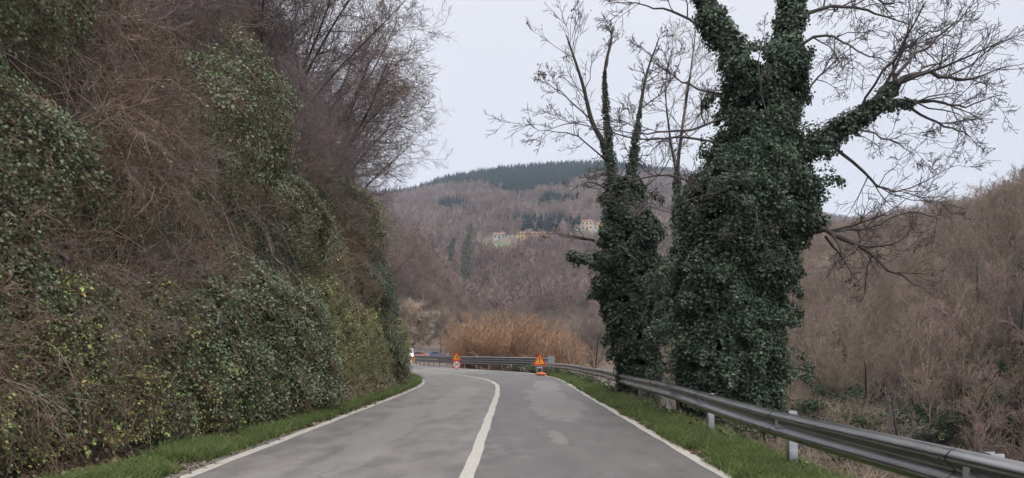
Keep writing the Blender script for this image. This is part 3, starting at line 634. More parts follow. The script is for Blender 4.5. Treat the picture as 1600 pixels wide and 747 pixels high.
# ------------------------------------------------------------------ the two ivy-clad trees behind the rail
def ivy_column(g, prof, Y, n, noise_seed, size=.085, depth=.8, hole=.30, stray=.04):
    """prof: rows (v, uL, uR); leaves in a lumpy shell around the axis"""
    prof = np.array(prof, float); z = EYE-(prof[:, 0]-HZ)/F*Y; o = np.argsort(z)
    z = z[o]; xa = (prof[o, 1]-800)/F*Y; xb = (prof[o, 2]-800)/F*Y
    wgt = (xb-xa)+.05; cdf = np.concatenate([[0], np.cumsum((wgt[1:]+wgt[:-1])/2*np.diff(z))]); cdf /= cdf[-1]
    zz = np.interp(g.uniform(0, 1, n), cdf, z); cx_ = np.interp(zz, z, (xa+xb)/2); hw_ = np.interp(zz, z, (xb-xa)/2)
    th = g.uniform(0, 6.283, n); rr = g.uniform(.35, 1.0, n)**.4
    dirv = np.stack([np.cos(th), np.sin(th)*depth, np.zeros(n)], -1)
    q3_ = np.stack([np.cos(th)*hw_*1.2, np.sin(th)*hw_*1.2, zz*.8], -1)+noise_seed; lump = .62*vnoise(q3_, .42, noise_seed, 3)+.38*vnoise(q3_, 1.3, noise_seed+3, 1)
    rad = hw_*rr*(.34+1.08*lump)+g.exponential(stray, n)
    P = np.stack([cx_, np.full(n, Y), zz], -1)+dirv*rad[:, None]
    P[:, 2] += g.normal(size=n)*.05
    keep = vnoise(P, .38, noise_seed+5, 2) > hole
    P = P[keep]; dv = dirv[keep]; m = len(P)
    N = norm(dv*.8+np.array([0, 0, .55])+g.normal(size=(m, 3))*.45); U = np.array([0, 0, -1.0])+g.normal(size=(m, 3))*.6+dv*.4
    clump = vnoise(P, .8, noise_seed+9, 2)
    t = np.clip(g.uniform(0, 1, m)**1.6*.8+clump*.5-.15, 0, 1)
    return leaves(P, N, U, size*g.uniform(.55, 1.25, m), t, 1.2)
def ivy_limb(g, Pl, Rl, n, rad, size=.065, seed=1):
    """ivy round a limb polyline"""
    P = Pl[0]; f = g.uniform(0, len(P)-1.001, n); i = f.astype(int); q = P[i]+(P[i+1]-P[i])*(f-i)[:, None]
    rd = np.interp(f/(len(P)-1), np.linspace(0, 1, len(rad)), rad)
    dv = norm(g.normal(size=(n, 3))); lump = vnoise(q+dv*.2, .3, seed, 2)
    q = q+dv*(rd*(.35+1.1*lump)*g.uniform(.5, 1.1, n))[:, None]; q[:, 2] -= g.exponential(.04, n)
    keep = vnoise(q, .3, seed+2, 2) > .33; q = q[keep]; dv = dv[keep]; m = len(q)
    return leaves(q, dv+np.array([0, 0, .5])+g.normal(size=(m, 3))*.4, np.array([0, 0, -1.])+g.normal(size=(m, 3))*.6, size*g.uniform(.6, 1.2, m), g.uniform(0, 1, m)**1.5, 1.2)

def wisps(g, prof, Y, n, m, seed, size=.058):
    # short ivied twigs that stick out of the column and droop
    out_ = []; pr = sorted(prof)
    vs = [p[0] for p in pr]
    for k in range(n):
        v_ = g.uniform(vs[0], vs[-1]-60); a, b = np.interp(v_, vs, [p[1] for p in pr]), np.interp(v_, vs, [p[2] for p in pr]); cx_, hw_ = ((a+b)/2-800)/F*Y, (b-a)/2/F*Y
        th = g.uniform(0, 6.283); dv = np.array([math.cos(th), math.sin(th)*.8, 0]); c = np.array([cx_, Y, EYE-(v_-HZ)/F*Y]); ln = g.uniform(.25, .75)
        pts = [c+dv*hw_*.7, c+dv*(hw_*.9+ln*.5)+[0, 0, .12], c+dv*(hw_*.9+ln)+[0, 0, -.1*g.uniform(0, 2)]]
        out_.append(ivy_limb(g, limb(pts, 1, 1)[0], None, m, [.30, .2, .07], size, seed=seed+k))
    return out_
def pxl(pts, Y): # limb control points (u, v, extra depth)
    return [PX(p[0], p[1], Y+(p[2] if len(p) > 2 else 0)) for p in pts]
g = np.random.default_rng(5)
Y1 = 16.5
def build_limbs(specs, Y, lv=(7, 6, 5), rmin=.004, up=.04, lr=.42, sp=.75, fill=None):
    allp = []; lims = []; tips = []
    for pts, r0, r1, dens in specs:
        P, Rr = limb(pxl(pts, Y), r0, r1, g=g, jit=.02); allp.append(tubes(P, Rr, 6)); lims.append((P, Rr))
        cur = (P, Rr)
        for i, k in enumerate(lv):
            kk = max(1, int(round(k*dens))) if i == 0 else k
            cur = grow(g, cur[0], cur[1], kk, lr if i == 0 else .55, sp, (5, 4, 3)[min(i, 2)], .24, (0, 0, up), tmin=.22, rr=.55, rmin=rmin)
            allp.append(tubes(cur[0], cur[1], 4 if i == 0 else 3))
        tips.append(cur[0][:, -1])
    V, f, _ = merge(allp); return V, f, lims, np.concatenate(tips)
big = empty('ivy_covered_tree', (0, 0, 0)); tag(big, 'tall tree wrapped thickly in dark ivy, the widest one right behind the guardrail', 'tree')
tb = PX(1142, 690, Y1); 
tr1 = limb(pxl([(1142, 700), (1140, 560), (1150, 420), (1175, 280), (1170, 160), (1140, 70), (1095, -30), (1070, -120)], Y1), .30, .10)
tr2 = limb(pxl([(1175, 290), (1205, 200), (1222, 100), (1238, 0), (1250, -130)], Y1), .20, .09)
V, f, _ = merge([tubes(*tr1, 10), tubes(*tr2, 8)])
add('trunk', mk_mesh('trunk', V, f, M_bark, smooth=True), big)
specs = [
 ([(1225, 250), (1290, 212, -.3), (1345, 178, -.5), (1388, 140, -.6), (1440, 112, -.5), (1500, 125, -.3), (1570, 105)], .12, .012, 1.7),
 ([(1388, 140, -.6), (1420, 95), (1450, 70, .5), (1500, 30, .8), (1520, 10, 1)], .045, .008, 1.2),
 ([(1345, 178, -.5), (1400, 158), (1460, 160), (1510, 165), (1560, 150)], .05, .008, 1.3),
 ([(1330, 190, -.5), (1380, 110, -1), (1440, 60, -1.3), (1480, 40, -1.5)], .03, .006, 1.0),
 ([(1400, 158), (1450, 185, .6), (1500, 205, 1), (1520, 212, 1.2)], .035, .007, 1.0),
 ([(1290, 215, -.3), (1350, 270, .2), (1400, 300, .5), (1490, 260, .8)], .04, .007, 1.2),
 ([(1300, 205), (1340, 200, 1), (1390, 220, 1.4), (1430, 240, 1.8)], .03, .006, 1.1),
 ([(1230, 350), (1290, 362, -.5), (1340, 385, -.8), (1390, 420, -1), (1440, 448, -1.2)], .075, .009, 1.4),
 ([(1300, 362, -.5), (1360, 355, 0), (1420, 330, .4), (1470, 345, .8)], .035, .006, 1.2),
 ([(1290, 370), (1315, 400, .5), (1330, 430, .7)], .03, .007, .8),
 ([(1240, 30), (1300, 10, .4), (1370, 22, .8), (1420, 40, 1)], .05, .008, 1.3),
 ([(1250, -10), (1310, -30, -.4), (1380, 5, -.8), (1400, 5, -1)], .05, .008, 1.2),
 ([(1225, 80), (1290, 55, -.5), (1340, 80, -1), (1400, 100, -1)], .035, .006, 1.2),
 ([(1235, 180), (1280, 120, 1), (1310, 90, 1.4), (1350, 60, 1.6)], .03, .005, 1.2),
 ([(1150, 180), (1080, 200, -.5), (1010, 210, -.7), (960, 205, -.8)], .035, .006, 1.0),
 ([(1160, 150), (1090, 140, .5), (1040, 110, .8), (1000, 70, 1)], .03, .006, 1.1),
 ([(1120, 60), (1060, 20, .3), (1010, 10, .5), (950, 2, .7)], .035, .006, .9),
 ([(1140, 230), (1070, 215, .3), (1000, 217, .6), (900, 195, 1), (850, 205, 1.2)], .03, .005, 1.0),
 ([(1110, 320), (1060, 275, -.5), (990, 280, -.8), (930, 300, -1)], .03, .005, 1.1),
 ([(1090, 400), (1050, 330, -.8), (1120, 300, -1), (1150, 280, -1.2)], .02, .005, .8),
 ([(1140, 300, -1.2), (1180, 330, -1.6), (1190, 370, -1.7), (1220, 420, -1.8)], .02, .005, .8),
 ([(1200, 180, -1.2), (1185, 130, -1.4), (1190, 60, -1.4)], .02, .008, .5),
]
V, f, lims, tips = build_limbs(specs, Y1, (8, 6, 5), .0052, .03)
add('branches', mk_mesh('branches', V, f, M_dtwig), big)
prof = [(700, 1075, 1200), (620, 1060, 1225), (560, 1050, 1232), (500, 1042, 1240), (450, 1040, 1250), (400, 1046, 1268), (350, 1050, 1290), (300, 1068, 1282), (260, 1090, 1268), (225, 1118, 1258), (180, 1128, 1256), (130, 1122, 1262), (100, 1118, 1264), (85, 1120, 1262)]
iv = [ivy_column(g, prof, Y1, 230000, 3, .058, hole=.36, stray=.03)]
iv.append(ivy_limb(g, limb(pxl([(1165, 130), (1140, 70), (1110, 20), (1085, -60)], Y1), 1, 1)[0], None, 14000, [.42, .36, .34, .3], seed=4))
iv.append(ivy_limb(g, limb(pxl([(1215, 130), (1230, 60), (1238, 0), (1250, -80)], Y1), 1, 1)[0], None, 15000, [.45, .38, .33, .3], seed=8))
iv.append(ivy_limb(g, lims[0][0][:, :14], None, 11000, [.42, .3, .26, .2, .1], seed=12))
iv.append(ivy_limb(g, lims[2][0][:, :7], None, 1200, [.16, .12, .05], seed=13))
iv += wisps(g, prof, Y1, 46, 420, 61)
V, f, t = merge(iv); add('ivy_foliage', mk_mesh('ivy_foliage', V, f, M_ivyd, {'tint': t}), big)

Y2 = 24.0
sec = empty('ivy_covered_tree', (0, 0, 0)); tag(sec, 'slimmer ivy wrapped tree with bare upper stems, left of the widest ivy tree', 'tree')
stems = [
 ([(990, 640), (985, 520), (975, 400), (960, 300), (945, 230), (925, 190), (910, 130), (890, 70), (885, 55)], .17, .010),
 ([(975, 400), (985, 300), (990, 240), (1000, 170), (1012, 110), (1030, 60)], .13, .010),
 ([(960, 330), (955, 250), (948, 180), (945, 110), (955, 60), (950, 40)], .09, .009)]
tp = []; lim2 = []
for pts, a, b in stems:
    q = limb(pxl(pts, Y2), a, b); lim2.append(q); tp.append(tubes(*q, 8))
V, f, _ = merge(tp); add('trunk', mk_mesh('trunk', V, f, M_bark, smooth=True), sec)
specs = [(p[3:], .05, .008, 1.5) for p, _, _ in stems]
specs += [([(945, 250), (905, 215, .5), (870, 205, .8), (840, 205, 1)], .03, .006, 1.1), ([(925, 190), (890, 155, -.5), (862, 135, -.6), (850, 128, -.7)], .025, .006, 1),
 ([(1000, 170), (1040, 140, .5), (1065, 90, .7)], .025, .006, 1), ([(960, 300), (920, 285, -.5), (890, 300, -.7)], .03, .006, 1),
 ([(940, 380), (900, 370, -1), (860, 365, -1.5)], .05, .008, .8), ([(1000, 300), (1040, 260, .5), (1060, 220, .8)], .03, .006, 1), ([(985, 240), (1020, 215, .5), (1050, 225, .5)], .02, .005, 1),
 ([(1010, 480), (1030, 440, -.8), (1000, 500, -1), (985, 540, -1.1)], .02, .006, 1.2), ([(1020, 420), (1040, 470, -.8), (1030, 540, -1)], .02, .006, 1.2)]
V, f, _, tips = build_limbs(specs, Y2, (8, 5, 4), .0055, .10, .38, .6)
add('branches', mk_mesh('branches', V, f, M_dtwig), sec)
prof = [(640, 975, 1030), (590, 968, 1035), (550, 958, 1030), (500, 946, 1030), (450, 936, 1030), (400, 930, 1030), (370, 934, 1032), (340, 942, 1026), (310, 948, 1008), (280, 950, 1000)]
iv = [ivy_column(g, prof, Y2, 80000, 14, .078, hole=.33)]
iv.append(ivy_limb(g, lim2[1][0][:, 2:13], None, 3500, [.32, .26, .2, .14, .05], seed=21))
iv.append(ivy_limb(g, lim2[2][0][:, 1:13], None, 3000, [.28, .22, .16, .12, .04], seed=22))
iv.append(ivy_limb(g, lim2[0][0][:, 9:18], None, 2500, [.3, .24, .16, .08], seed=23))
iv += wisps(g, prof, Y2, 34, 330, 63, .07)
iv.append(ivy_limb(g, limb(pxl([(950, 400, -.6), (915, 405, -1), (890, 395, -1.2)], Y2), 1, 1)[0], None, 1500, [.4, .3, .12], .07, seed=71))
V, f, t = merge(iv); add('ivy_foliage', mk_mesh('ivy_foliage', V, f, M_ivyd, {'tint': t}), sec)
# withered leaves still hanging on the tips of the slimmer tree
hi = tips[(tips[:, 2] > 8.5)]; hi = hi[vnoise(hi, .9, 2, 1) > .62][:700]; n = len(hi)
hv, hf, ht = leaves(hi+g.normal(size=(n, 3))*.03, g.normal(size=(n, 3)), g.normal(size=(n, 3))+[0, 0, -1], g.uniform(.04, .08, n), g.uniform(0, .5, n))
add('withered_leaves', mk_mesh('withered_leaves', hv, hf, M_litter, {'tint': ht}), sec)

# slender bare tree between them, and scrub round their feet
Y3 = 21.0
th = empty('slender_tree', (0, 0, 0)); tag(th, 'slender bare tree standing between the two ivy covered trees', 'tree')
q1 = limb(pxl([(1062, 640), (1058, 480), (1062, 380), (1058, 280), (1066, 200), (1078, 120), (1088, 40)], Y3), .09, .012)
q2 = limb(pxl([(1058, 280), (1045, 200), (1040, 130), (1050, 80)], Y3), .035, .008)
V, f, _ = merge([tubes(*q1, 7), tubes(*q2, 6)]); add('trunk', mk_mesh('trunk', V, f, M_bark, smooth=True), th)
V, f, _, _t = build_limbs([([(1058, 300), (1066, 200), (1078, 120), (1088, 40)], .04, .008, 2), ([(1058, 280), (1045, 200), (1040, 130), (1050, 80)], .03, .006, 1.4), ([(1062, 230), (1100, 190, .5), (1120, 130, .6)], .02, .005, 1.1), ([(1060, 330), (1020, 320, -.5), (990, 340, -.7)], .02, .005, 1)], Y3, (7, 5, 4), .0048, .08, .4, .65)
add('branches', mk_mesh('branches', V, f, M_twigp), th)
iv = [ivy_limb(g, q1[0][:, 2:14], None, 6000, [.42, .38, .32, .2, .06], seed=31)]
V, f, t = merge(iv); add('ivy_foliage', mk_mesh('ivy_foliage', V, f, M_ivyd, {'tint': t}), th)
for i, (u, Y, s, lb) in enumerate([(1046, 20, .75, 'tangle of pale dead twigs between the feet of the ivy trees'), (1000, 30, .8, 'bare brown bush at the foot of the slimmer ivy tree'), (1275, 15.5, .9, 'pale twiggy bush right of the widest ivy tree'), (1345, 13, .8, 'low bare bush below the guardrail, right of the ivy trees')]):
    X = (u-800)/F*Y+.5; z = float(height(X, Y)); o = add('bare_bush', src_tangle(g, 16, 1.3, M_vine if i != 1 else M_midwood, 'bare_bush', r=.01, k2=6, k3=5, droop=.02, leafn=60, lsize=.05)); o.location = (X, Y, z); o.scale = (s,)*3; tag(o, lb, 'bush')

# ------------------------------------------------------------------ woods
def hill_hit(u_, v_, y0=420):
    yy = np.arange(y0, 1000, 1.0); xx = (u_-800)/F*yy; zz = height(xx, yy); vv = HZ-(zz-EYE)/yy*F; i = int(np.argmax(vv < v_)) if (vv < v_).any() else 180
    return float(xx[i]), float(yy[i]), float(zz[i])
SLIM = 1
HOUSES = [(838, 376, 24), (780, 374, 9), (906, 360, 8), (917, 359.5, 9), (925, 360, 8), (938, 361, 17), (928, 374, 7)]
def clearing(X, y, u):
    c = np.zeros(len(X), bool)
    for hu, hv, hw in HOUSES:
        hx, hy, hz = hill_hit(hu, hv); c |= (np.abs(X-hx) < hw/2+3) & (y > hy-24) & (y < hy+14)
    return c
def far_src(g, h=9, n1=14, n2=9, n3=0, mat=None, w=.05, nm='wood_tree', spread=.75):
    P, Rr = limb([(0, 0, 0), (g.normal()*.3, g.normal()*.3, h*.5), (g.normal()*.6, g.normal()*.6, h)], w*(5 if w < .03 else 2.2), w, n=6)
    A, a = grow(g, P, Rr, n1, .45, spread, 4, .15, (0, 0, .14), tmin=.2, rr=.7, rmin=w); B, b = grow(g, A, a, n2, .6, .7, 3, .25, (0, 0, .10), rr=.7, rmin=w*.8)
    parts = [tubes(P, Rr, 4), tubes(A, a, 3), tubes(B, b, 3)]
    if n3: parts.append(tubes(*grow(g, B, b, n3, .6, .7, 3, .3, (0, 0, .08), rr=.8, rmin=w*.6), 3))
    V, f, _ = merge(parts); return mk_mesh(nm, V, f, mat)
g = np.random.default_rng(77)
def wood_pts(g, n, x0, x1, y0, y1, frust=1.2):
    y = np.sqrt(g.uniform(y0**2, y1**2, n)); X = g.uniform(x0, x1, n)*y if abs(x1) <= 1 else g.uniform(x0, x1, n)
    return X, y
# far hill, bare wood
X, y = wood_pts(g, 42000, -.30, .75, 300, 1130)
p0 = np.stack([X, y, y*0], -1); u = 800+F*X/y; Z = height(X, y); v = HZ-(Z-EYE)/y*F
# conifer belts
def conif_mask(u, v, X, y):
    nn = (vnoise(np.stack([u, v, u*0], -1), 40, 71, 3)-.5)
    top = v < (np.interp(u, [600, 650, 700, 740, 760, 800, 850, 880, 930, 1000, 1080, 1200], [312, 308, 297, 296, 300, 300, 304, 296, 286, 280, 282, 290]))+nn*16
    lobe = ((u-812)/26)**2+((v-303)/13)**2 < 1+nn
    strip_ = ((u-707)/26)**2+((v-330)/9)**2 < 1+nn*1.5
    strip2 = ((u-876)/34)**2+((v-321)/8)**2 < 1+nn*1.5
    s3 = ((u-845)/55)**2+((v-357)/7)**2 < 1+nn*1.5
    return (y > 420) & (top & (u > 560) & (u < 1080) | lobe | strip_ | strip2 | s3)
cm = conif_mask(u, v, X, y)
meadow = (((u-775)/45)**2+((v-388)/13)**2 < 1) | (((u-920)/32)**2+((v-366)/8)**2 < 1) | (((u-838)/34)**2+((v-371)/7)**2 < 1)
meadow &= y < 800
K = ~cm & ~meadow & (u < 1700) & ~clearing(X, y, u)
fw = [far_src(g, 9.5, 12, 7, 0, M_farwood, .085) for _ in range(5)]
Pf = np.stack([X, y, Z-.5], -1)[K]; rz = np.zeros((len(Pf), 3)); rz[:, 2] = g.uniform(0, 6.28, len(Pf))
scatter('far_wood', 'bare purple brown wood covering the far hill', 'wood', Pf, rz, g.uniform(.7, 1.25, len(Pf)), g.integers(0, 5, len(Pf)), fw)
def src_conifer(g, h=14, w=2.6, tiers=9, per=9, nm='conifer'):
    Vs = []; T = []
    for k in range(tiers):
        z = h*(.12+.86*k/tiers); r = w*(1-k/tiers)**.85*g.uniform(.85, 1.15)
        for j in range(per):
            a = g.uniform(0, 6.283); da = .42
            p = [(0, 0, z+h*.09), (math.cos(a-da)*r*.85, math.sin(a-da)*r*.85, z-.2), (math.cos(a)*r*1.1, math.sin(a)*r*1.1, z-h*.035), (math.cos(a+da)*r*.85, math.sin(a+da)*r*.85, z-.2)]
            Vs += p; T += [g.uniform()]*4
    V = np.array(Vs); f = np.arange(len(V)).reshape(-1, 4)
    tv, tf = tubes(*limb([(0, 0, 0), (0, 0, h*.5), (0, 0, h)], .2, .04, n=3), 4)
    V2, F2, T2 = merge([(V, f, np.array(T)), (tv, tf)])
    return mk_mesh(nm, V2, F2, [M_conif, M_bark], {'tint': T2}, np.r_[np.zeros(len(f)), np.ones(len(tf))])
cs = [src_conifer(g, 15*g.uniform(.85, 1.1), 2.9, 8, 8) for _ in range(4)]
Xc, yc_ = wood_pts(g, 26000, -.25, .28, 430, 1135); Zc = height(Xc, yc_); uc = 800+F*Xc/yc_; vc = HZ-(Zc-EYE)/yc_*F
K = conif_mask(uc, vc, Xc, yc_) & (yc_ < 1130); Pc = np.stack([Xc, yc_, Zc-.5], -1)[K]; rz = np.zeros((len(Pc), 3)); rz[:, 2] = g.uniform(0, 6.28, len(Pc))
scatter('conifer_wood', 'dark green conifer wood along the top of the far hill', 'wood', Pc, rz, g.uniform(.6, 1.05, len(Pc)), g.integers(0, 4, len(Pc)), cs)
# countable conifers scattered over the slope below
for (u_, v_) in [(739, 322), (742, 325), (761, 323), (783, 322), (804, 334), (806, 336), (846, 316), (852, 318), (857, 322), (897, 318), (902, 317), (917, 319), (923, 320), (930, 318), (755, 350), (768, 356), (876, 352), (872, 354), (700, 336), (693, 333)]:
    # find where the line of sight meets the hill
    yy = np.arange(350, 1100, 2.0); xx = (u_-800)/F*yy; zz = height(xx, yy); vv = HZ-(zz-EYE)/yy*F; i = int(np.argmax(vv < v_+7)) if (vv < v_+7).any() else 200
    o = add('conifer', cs[g.integers(0, 4)]); o.location = (float(xx[i]), float(yy[i]), float(zz[i])-.5); o.rotation_euler = (0, 0, g.uniform(0, 6)); o.scale = (g.uniform(.6, .95),)*3
    tag(o, 'dark conifer standing alone among the bare trees of the far hill', 'tree', 'single conifers on the far hill')
# middle slopes and the hill across the valley
mw = [far_src(g, 7.5, 12, 7, 4, M_midwood, .020, spread=.7) for _ in range(5)]
gw = [far_src(g, 7.5, 14, 8, 4, M_farwood, .018, spread=.6) for _ in range(2)]
Xa, ya = wood_pts(g, 9000, -.22, .35, 208, 420)
Xb = g.uniform(20, 190, 15000); yb = 50+(g.uniform(0, 1, 15000)**1.2)*360
Xs_ = g.uniform(-62, -4, 1900); ys_ = g.uniform(207, 262, 1900)
Xm = np.r_[Xa, Xb, Xs_]; ym = np.r_[ya, yb, ys_]; Zm = height(Xm, ym); um = 800+F*Xm/ym
K = (um > 520) & (um < 1780) & ~((Xm < 34) & (ym < 206)) & (Xm > -75)
vm = HZ-(Zm-EYE)/ym*F
K &= ~((um > 612) & (um < 690) & (vm > 478) & (ym < 222)) & ~(((um-775)/50)**2+((vm-392)/12)**2 < 1)
Pm = np.stack([Xm, ym, Zm-.3], -1)[K]; rz = np.zeros((len(Pm), 3)); rz[:, 2] = g.uniform(0, 6.28, len(Pm)); rz[:, :2] = g.normal(size=(len(Pm), 2))*.08
scatter('hillside_wood', 'leafless brown wood on the slopes across the valley', 'wood', Pm, rz, g.uniform(.4, 1.0, len(Pm))*(.8+.4*vnoise(Pm, 25, 61, 2)), g.integers(0, 7, len(Pm)), mw+gw)
# evergreen clumps in the wood
def src_bush(g, r=2.2, n=260, mat=None, size=.5, nm='evergreen_bush', h=1.0):
    d = norm(g.normal(size=(n, 3))); d[:, 2] = np.abs(d[:, 2]); P = d*r*(g.uniform(.55, 1, n)*(.7+.6*vnoise(d, .6, 3, 1)))[:, None]*[1, 1, h]
    V, f, t = leaves(P, d+g.normal(size=(n, 3))*.5, g.normal(size=(n, 3)), size*g.uniform(.5, 1.2, n), g.uniform(0, 1, n), 1.3)
    return mk_mesh(nm, V, f, mat or M_farivy, {'tint': t})
eb = [src_bush(g, 2.0, 1500, None, .2, h=g.uniform(.7, 1.4)) for _ in range(4)]
nzm = vnoise(np.stack([Xm, ym, Xm*0], -1), 28, 88, 2); K2 = K & (nzm > .60) & (g.uniform(size=len(Xm)) < .35)
K2 |= K & (Xm < 75) & (Xm > 14) & (ym < 130) & (g.uniform(size=len(Xm)) < .4)
Pe = np.stack([Xm, ym, Zm], -1)[K2]; rz = np.zeros((len(Pe), 3)); rz[:, 2] = g.uniform(0, 6.28, len(Pe))
Xu = g.uniform(24, 80, 5200); yu = g.uniform(46, 150, 5200); Pu = np.stack([Xu, yu, height(Xu, yu)], -1)
scatter('undergrowth', 'brown and green undergrowth on the far side of the stream', 'undergrowth', Pu, np.stack([yu*0, yu*0, g.uniform(0, 6.28, 5200)], -1), g.uniform(.6, 1.7, 5200), g.choice(4, 5200, p=[.22, .2, .36, .22]), [src_tangle(g, 12, 1.4, M_midwood, r=.02, k2=5, k3=4), src_tangle(g, 12, 1.2, M_twig, r=.02, k2=5, k3=4), src_bush(g, .9, 260, None, .14), src_bush(g, .8, 260, M_bram, .12)])
scatter('evergreen_bushes', 'scattered dark evergreen bushes within the bare hillside wood', 'bushes', Pe, rz, g.uniform(.5, 1.2, len(Pe)), g.integers(0, 4, len(Pe)), eb)
meadow_pts = None

# near side of the valley: taller bare trees left and right of the view line (things)
sl_p = []
for i in range(4):
    t, b, _ = bare_tree(g, 9, .15, (0.05, 0), (14, 8, 5), rmin=.011, up=.12, spread=.65)
    sl_p.append(tree_meshes('valley_tree', t, b, M_bark, M_midwood if i < 3 else M_twigp))
lab_mid = 'thin leafless brown tree beyond the far guardrail behind the orange shrubs'
for i, (u_, Y, s) in enumerate([(742, 112, .8), (758, 105, 1.1), (775, 118, 1.2), (790, 108, .95), (805, 125, 1.2), (822, 112, 1.0), (845, 120, 1.0), (868, 105, .8), (890, 98, .8), (905, 88, .75), (925, 80, .7), (728, 135, 1.1), (700, 150, 1.0), (712, 165, 1.2), (690, 190, 1.1), (935, 62, .6), (915, 56, .5)]):
    X = (u_-800)/F*Y; tree_thing('valley_tree', lab_mid, 'tree', (X, Y, float(height(X, Y))-.3), g.uniform(0, 6), *sl_p[i % 4], scale=s, group='thin bare trees beyond the far guardrail', tilt=(g.normal()*.05, g.normal()*.08))
for i, (u_, Y, s) in enumerate([(1290, 40, .7), (1330, 52, .8), (1375, 45, .7), (1420, 60, .9), (1470, 48, .75), (1510, 62, .9), (1560, 50, .8), (1600, 66, .9), (1260, 60, .9), (1350, 70, 1.0), (1450, 78, 1.0), (1540, 80, 1.0), (1240, 34, .5)]):
    X = (u_-800)/F*Y; tree_thing('valley_tree', 'leafless tree growing in the valley below the guardrail on the right', 'tree', (X, Y, float(height(X, Y))-.3), g.uniform(0, 6), *sl_p[i % 4], scale=s, group='bare trees in the valley on the right', tilt=(g.normal()*.06, g.normal()*.10))
# orange brown willow shrubs behind the far guardrail
os_ = []
for _ in range(3):
    n = 60; a = g.uniform(0, 6.283, n); d = norm(np.stack([np.cos(a)*.8, np.sin(a)*.8, g.uniform(.7, 2.0, n)], -1)); P = np.zeros((n, 5, 3)); L_ = g.uniform(2.4, 3.6, n)
    for k in range(1, 5): d = norm(d+g.normal(size=(n, 3))*.1+[0, 0, -.03]); P[:, k] = P[:, k-1]+d*(L_/4)[:, None]
    Rr = np.repeat(np.linspace(.022, .012, 5)[None], n, 0); Q, q = grow(g, P, Rr, 9, .4, .6, 3, .2, (0, 0, .1), rmin=.011); S, s = grow(g, Q, q, 4, .55, .6, 3, .2, (0, 0, .1), rmin=.009)
    V, f, _ = merge([tubes(P, Rr, 3), tubes(Q, q, 3), tubes(S, s, 3)]); os_.append(mk_mesh('orange_shrub', V, f, M_orange))
for i, (u_, Y, s) in enumerate([(728, 86, .75), (742, 86, 1.0), (750, 78, 1.0), (762, 82, 1.35), (785, 76, 1.3), (806, 84, 1.45), (826, 76, 1.15), (846, 82, 1.3), (868, 74, 1.0), (884, 80, .9), (770, 95, 1.5), (815, 98, 1.6), (748, 98, 1.3)]):
    X = (u_-800)/F*Y; o = add('orange_shrub', os_[i % 3]); o.location = (X, Y, float(height(X, Y))-.1); o.scale = (s*1.4,)*2+(s*1.25,); o.rotation_euler = (0, 0, g.uniform(0, 6))
    tag(o, 'bushy shrub of orange brown twigs just beyond the far guardrail', 'shrub', 'orange brown shrubs beyond the far guardrail')
for i, (u_, Y, s, lb) in enumerate([(818, 64, .75, 'small dark evergreen bush behind the far guardrail, left of the exclamation mark sign'), (862, 58, .62, 'small dark evergreen bush behind the guardrail, right of the exclamation mark sign')]):
    X = (u_-800)/F*Y; o = add('evergreen_bush', src_bush(g, 1.6, 900, M_ivyd, .16, h=1.3)); o.location = (X, Y, float(height(X, Y))); o.scale = (s,)*3; tag(o, lb, 'bush')
# two slim ivy-dark trees on the spur
for i, (u_, vb, vt, Y, w, lb) in enumerate([(727, 455, 350, 232, 7, 'tall slim dark ivy tree beyond the bend, the taller of two'), (703, 425, 372, 236, 5, 'shorter dark ivy tree beyond the bend, left of the tallest slim one')]):
    r = empty('slim_ivy_tree', (0, 0, 0)); tag(r, lb, 'tree')
    hx, Y, hz_ = hill_hit(u_-3, vb+14, 207); q = limb([(hx, Y, hz_-1)]+pxl([(u_-4, vb), (u_, (vb+vt)/2), (u_+9, vt)], Y), .22, .05); V, f = tubes(*q, 6); add('trunk', mk_mesh('trunk', V, f, M_bark), r)
    pr = [(vb+12, u_-w*.7, u_+w*.3), (vb-12, u_-w*1.5, u_+w*.7), ((vb+vt)/2+8, u_-w*.8, u_+w*.8), ((vb+vt)/2-10, u_-w*.9, u_+w*1.2), (vt+18, u_+w*.3, u_+w*1.3), (vt, u_+w*1.1, u_+w*1.5)]
    V, f, t = ivy_column(g, pr, Y, 3000, 41+i, .5, hole=.3, stray=.45); add('ivy_foliage', mk_mesh('ivy_foliage', V, f, M_ivyd, {'tint': t}), r)

# ------------------------------------------------------------------ rocks and wall beyond the bend
ROCKV = []
def rock(name, u0, u1, v0, v1, Y, mat, lb, seed, skew=0):
    nx, ny = 26, 30; s, t = np.meshgrid(np.linspace(0, 1, nx), np.linspace(0, 1, ny), indexing='ij')
    x = (u0+(u1-u0)*s+skew*(1-t)-800)/F*Y; z = EYE-(v1+(v0-v1)*t-HZ)/F*Y; z[:, 0] -= 2
    p = np.stack([x, x*0, z], -1); y = Y+1+t*6-2*np.sin(np.pi*np.clip(s, 0, 1))**.6+(np.abs(vnoise(p, 2.6, seed, 4)-.5))*4.5
    edge = np.minimum.reduce([s, 1-s, 1-t]); y = y+np.clip(.12-edge, 0, 1)*40
    V = np.stack([x+(vnoise(p, 1.5, seed+3, 2)-.5)*2, y, z+(vnoise(p, 1.2, seed+5, 2)-.5)*1.5], -1).reshape(-1, 3)
    i = (np.arange(nx-1)[:, None]*ny+np.arange(ny-1)[None]).ravel(); f = np.stack([i, i+ny, i+ny+1, i+1], 1)
    o = add(name, mk_mesh(name, V, f, mat)); tag(o, lb, 'rock')
    k = g.integers(0, len(V), 110); kp = V[k]; kp = kp[g.uniform(size=110) < .4+.5*(kp[:, 2] > 7)]; ROCKV.append(kp+[0, -.3, 0]); return o
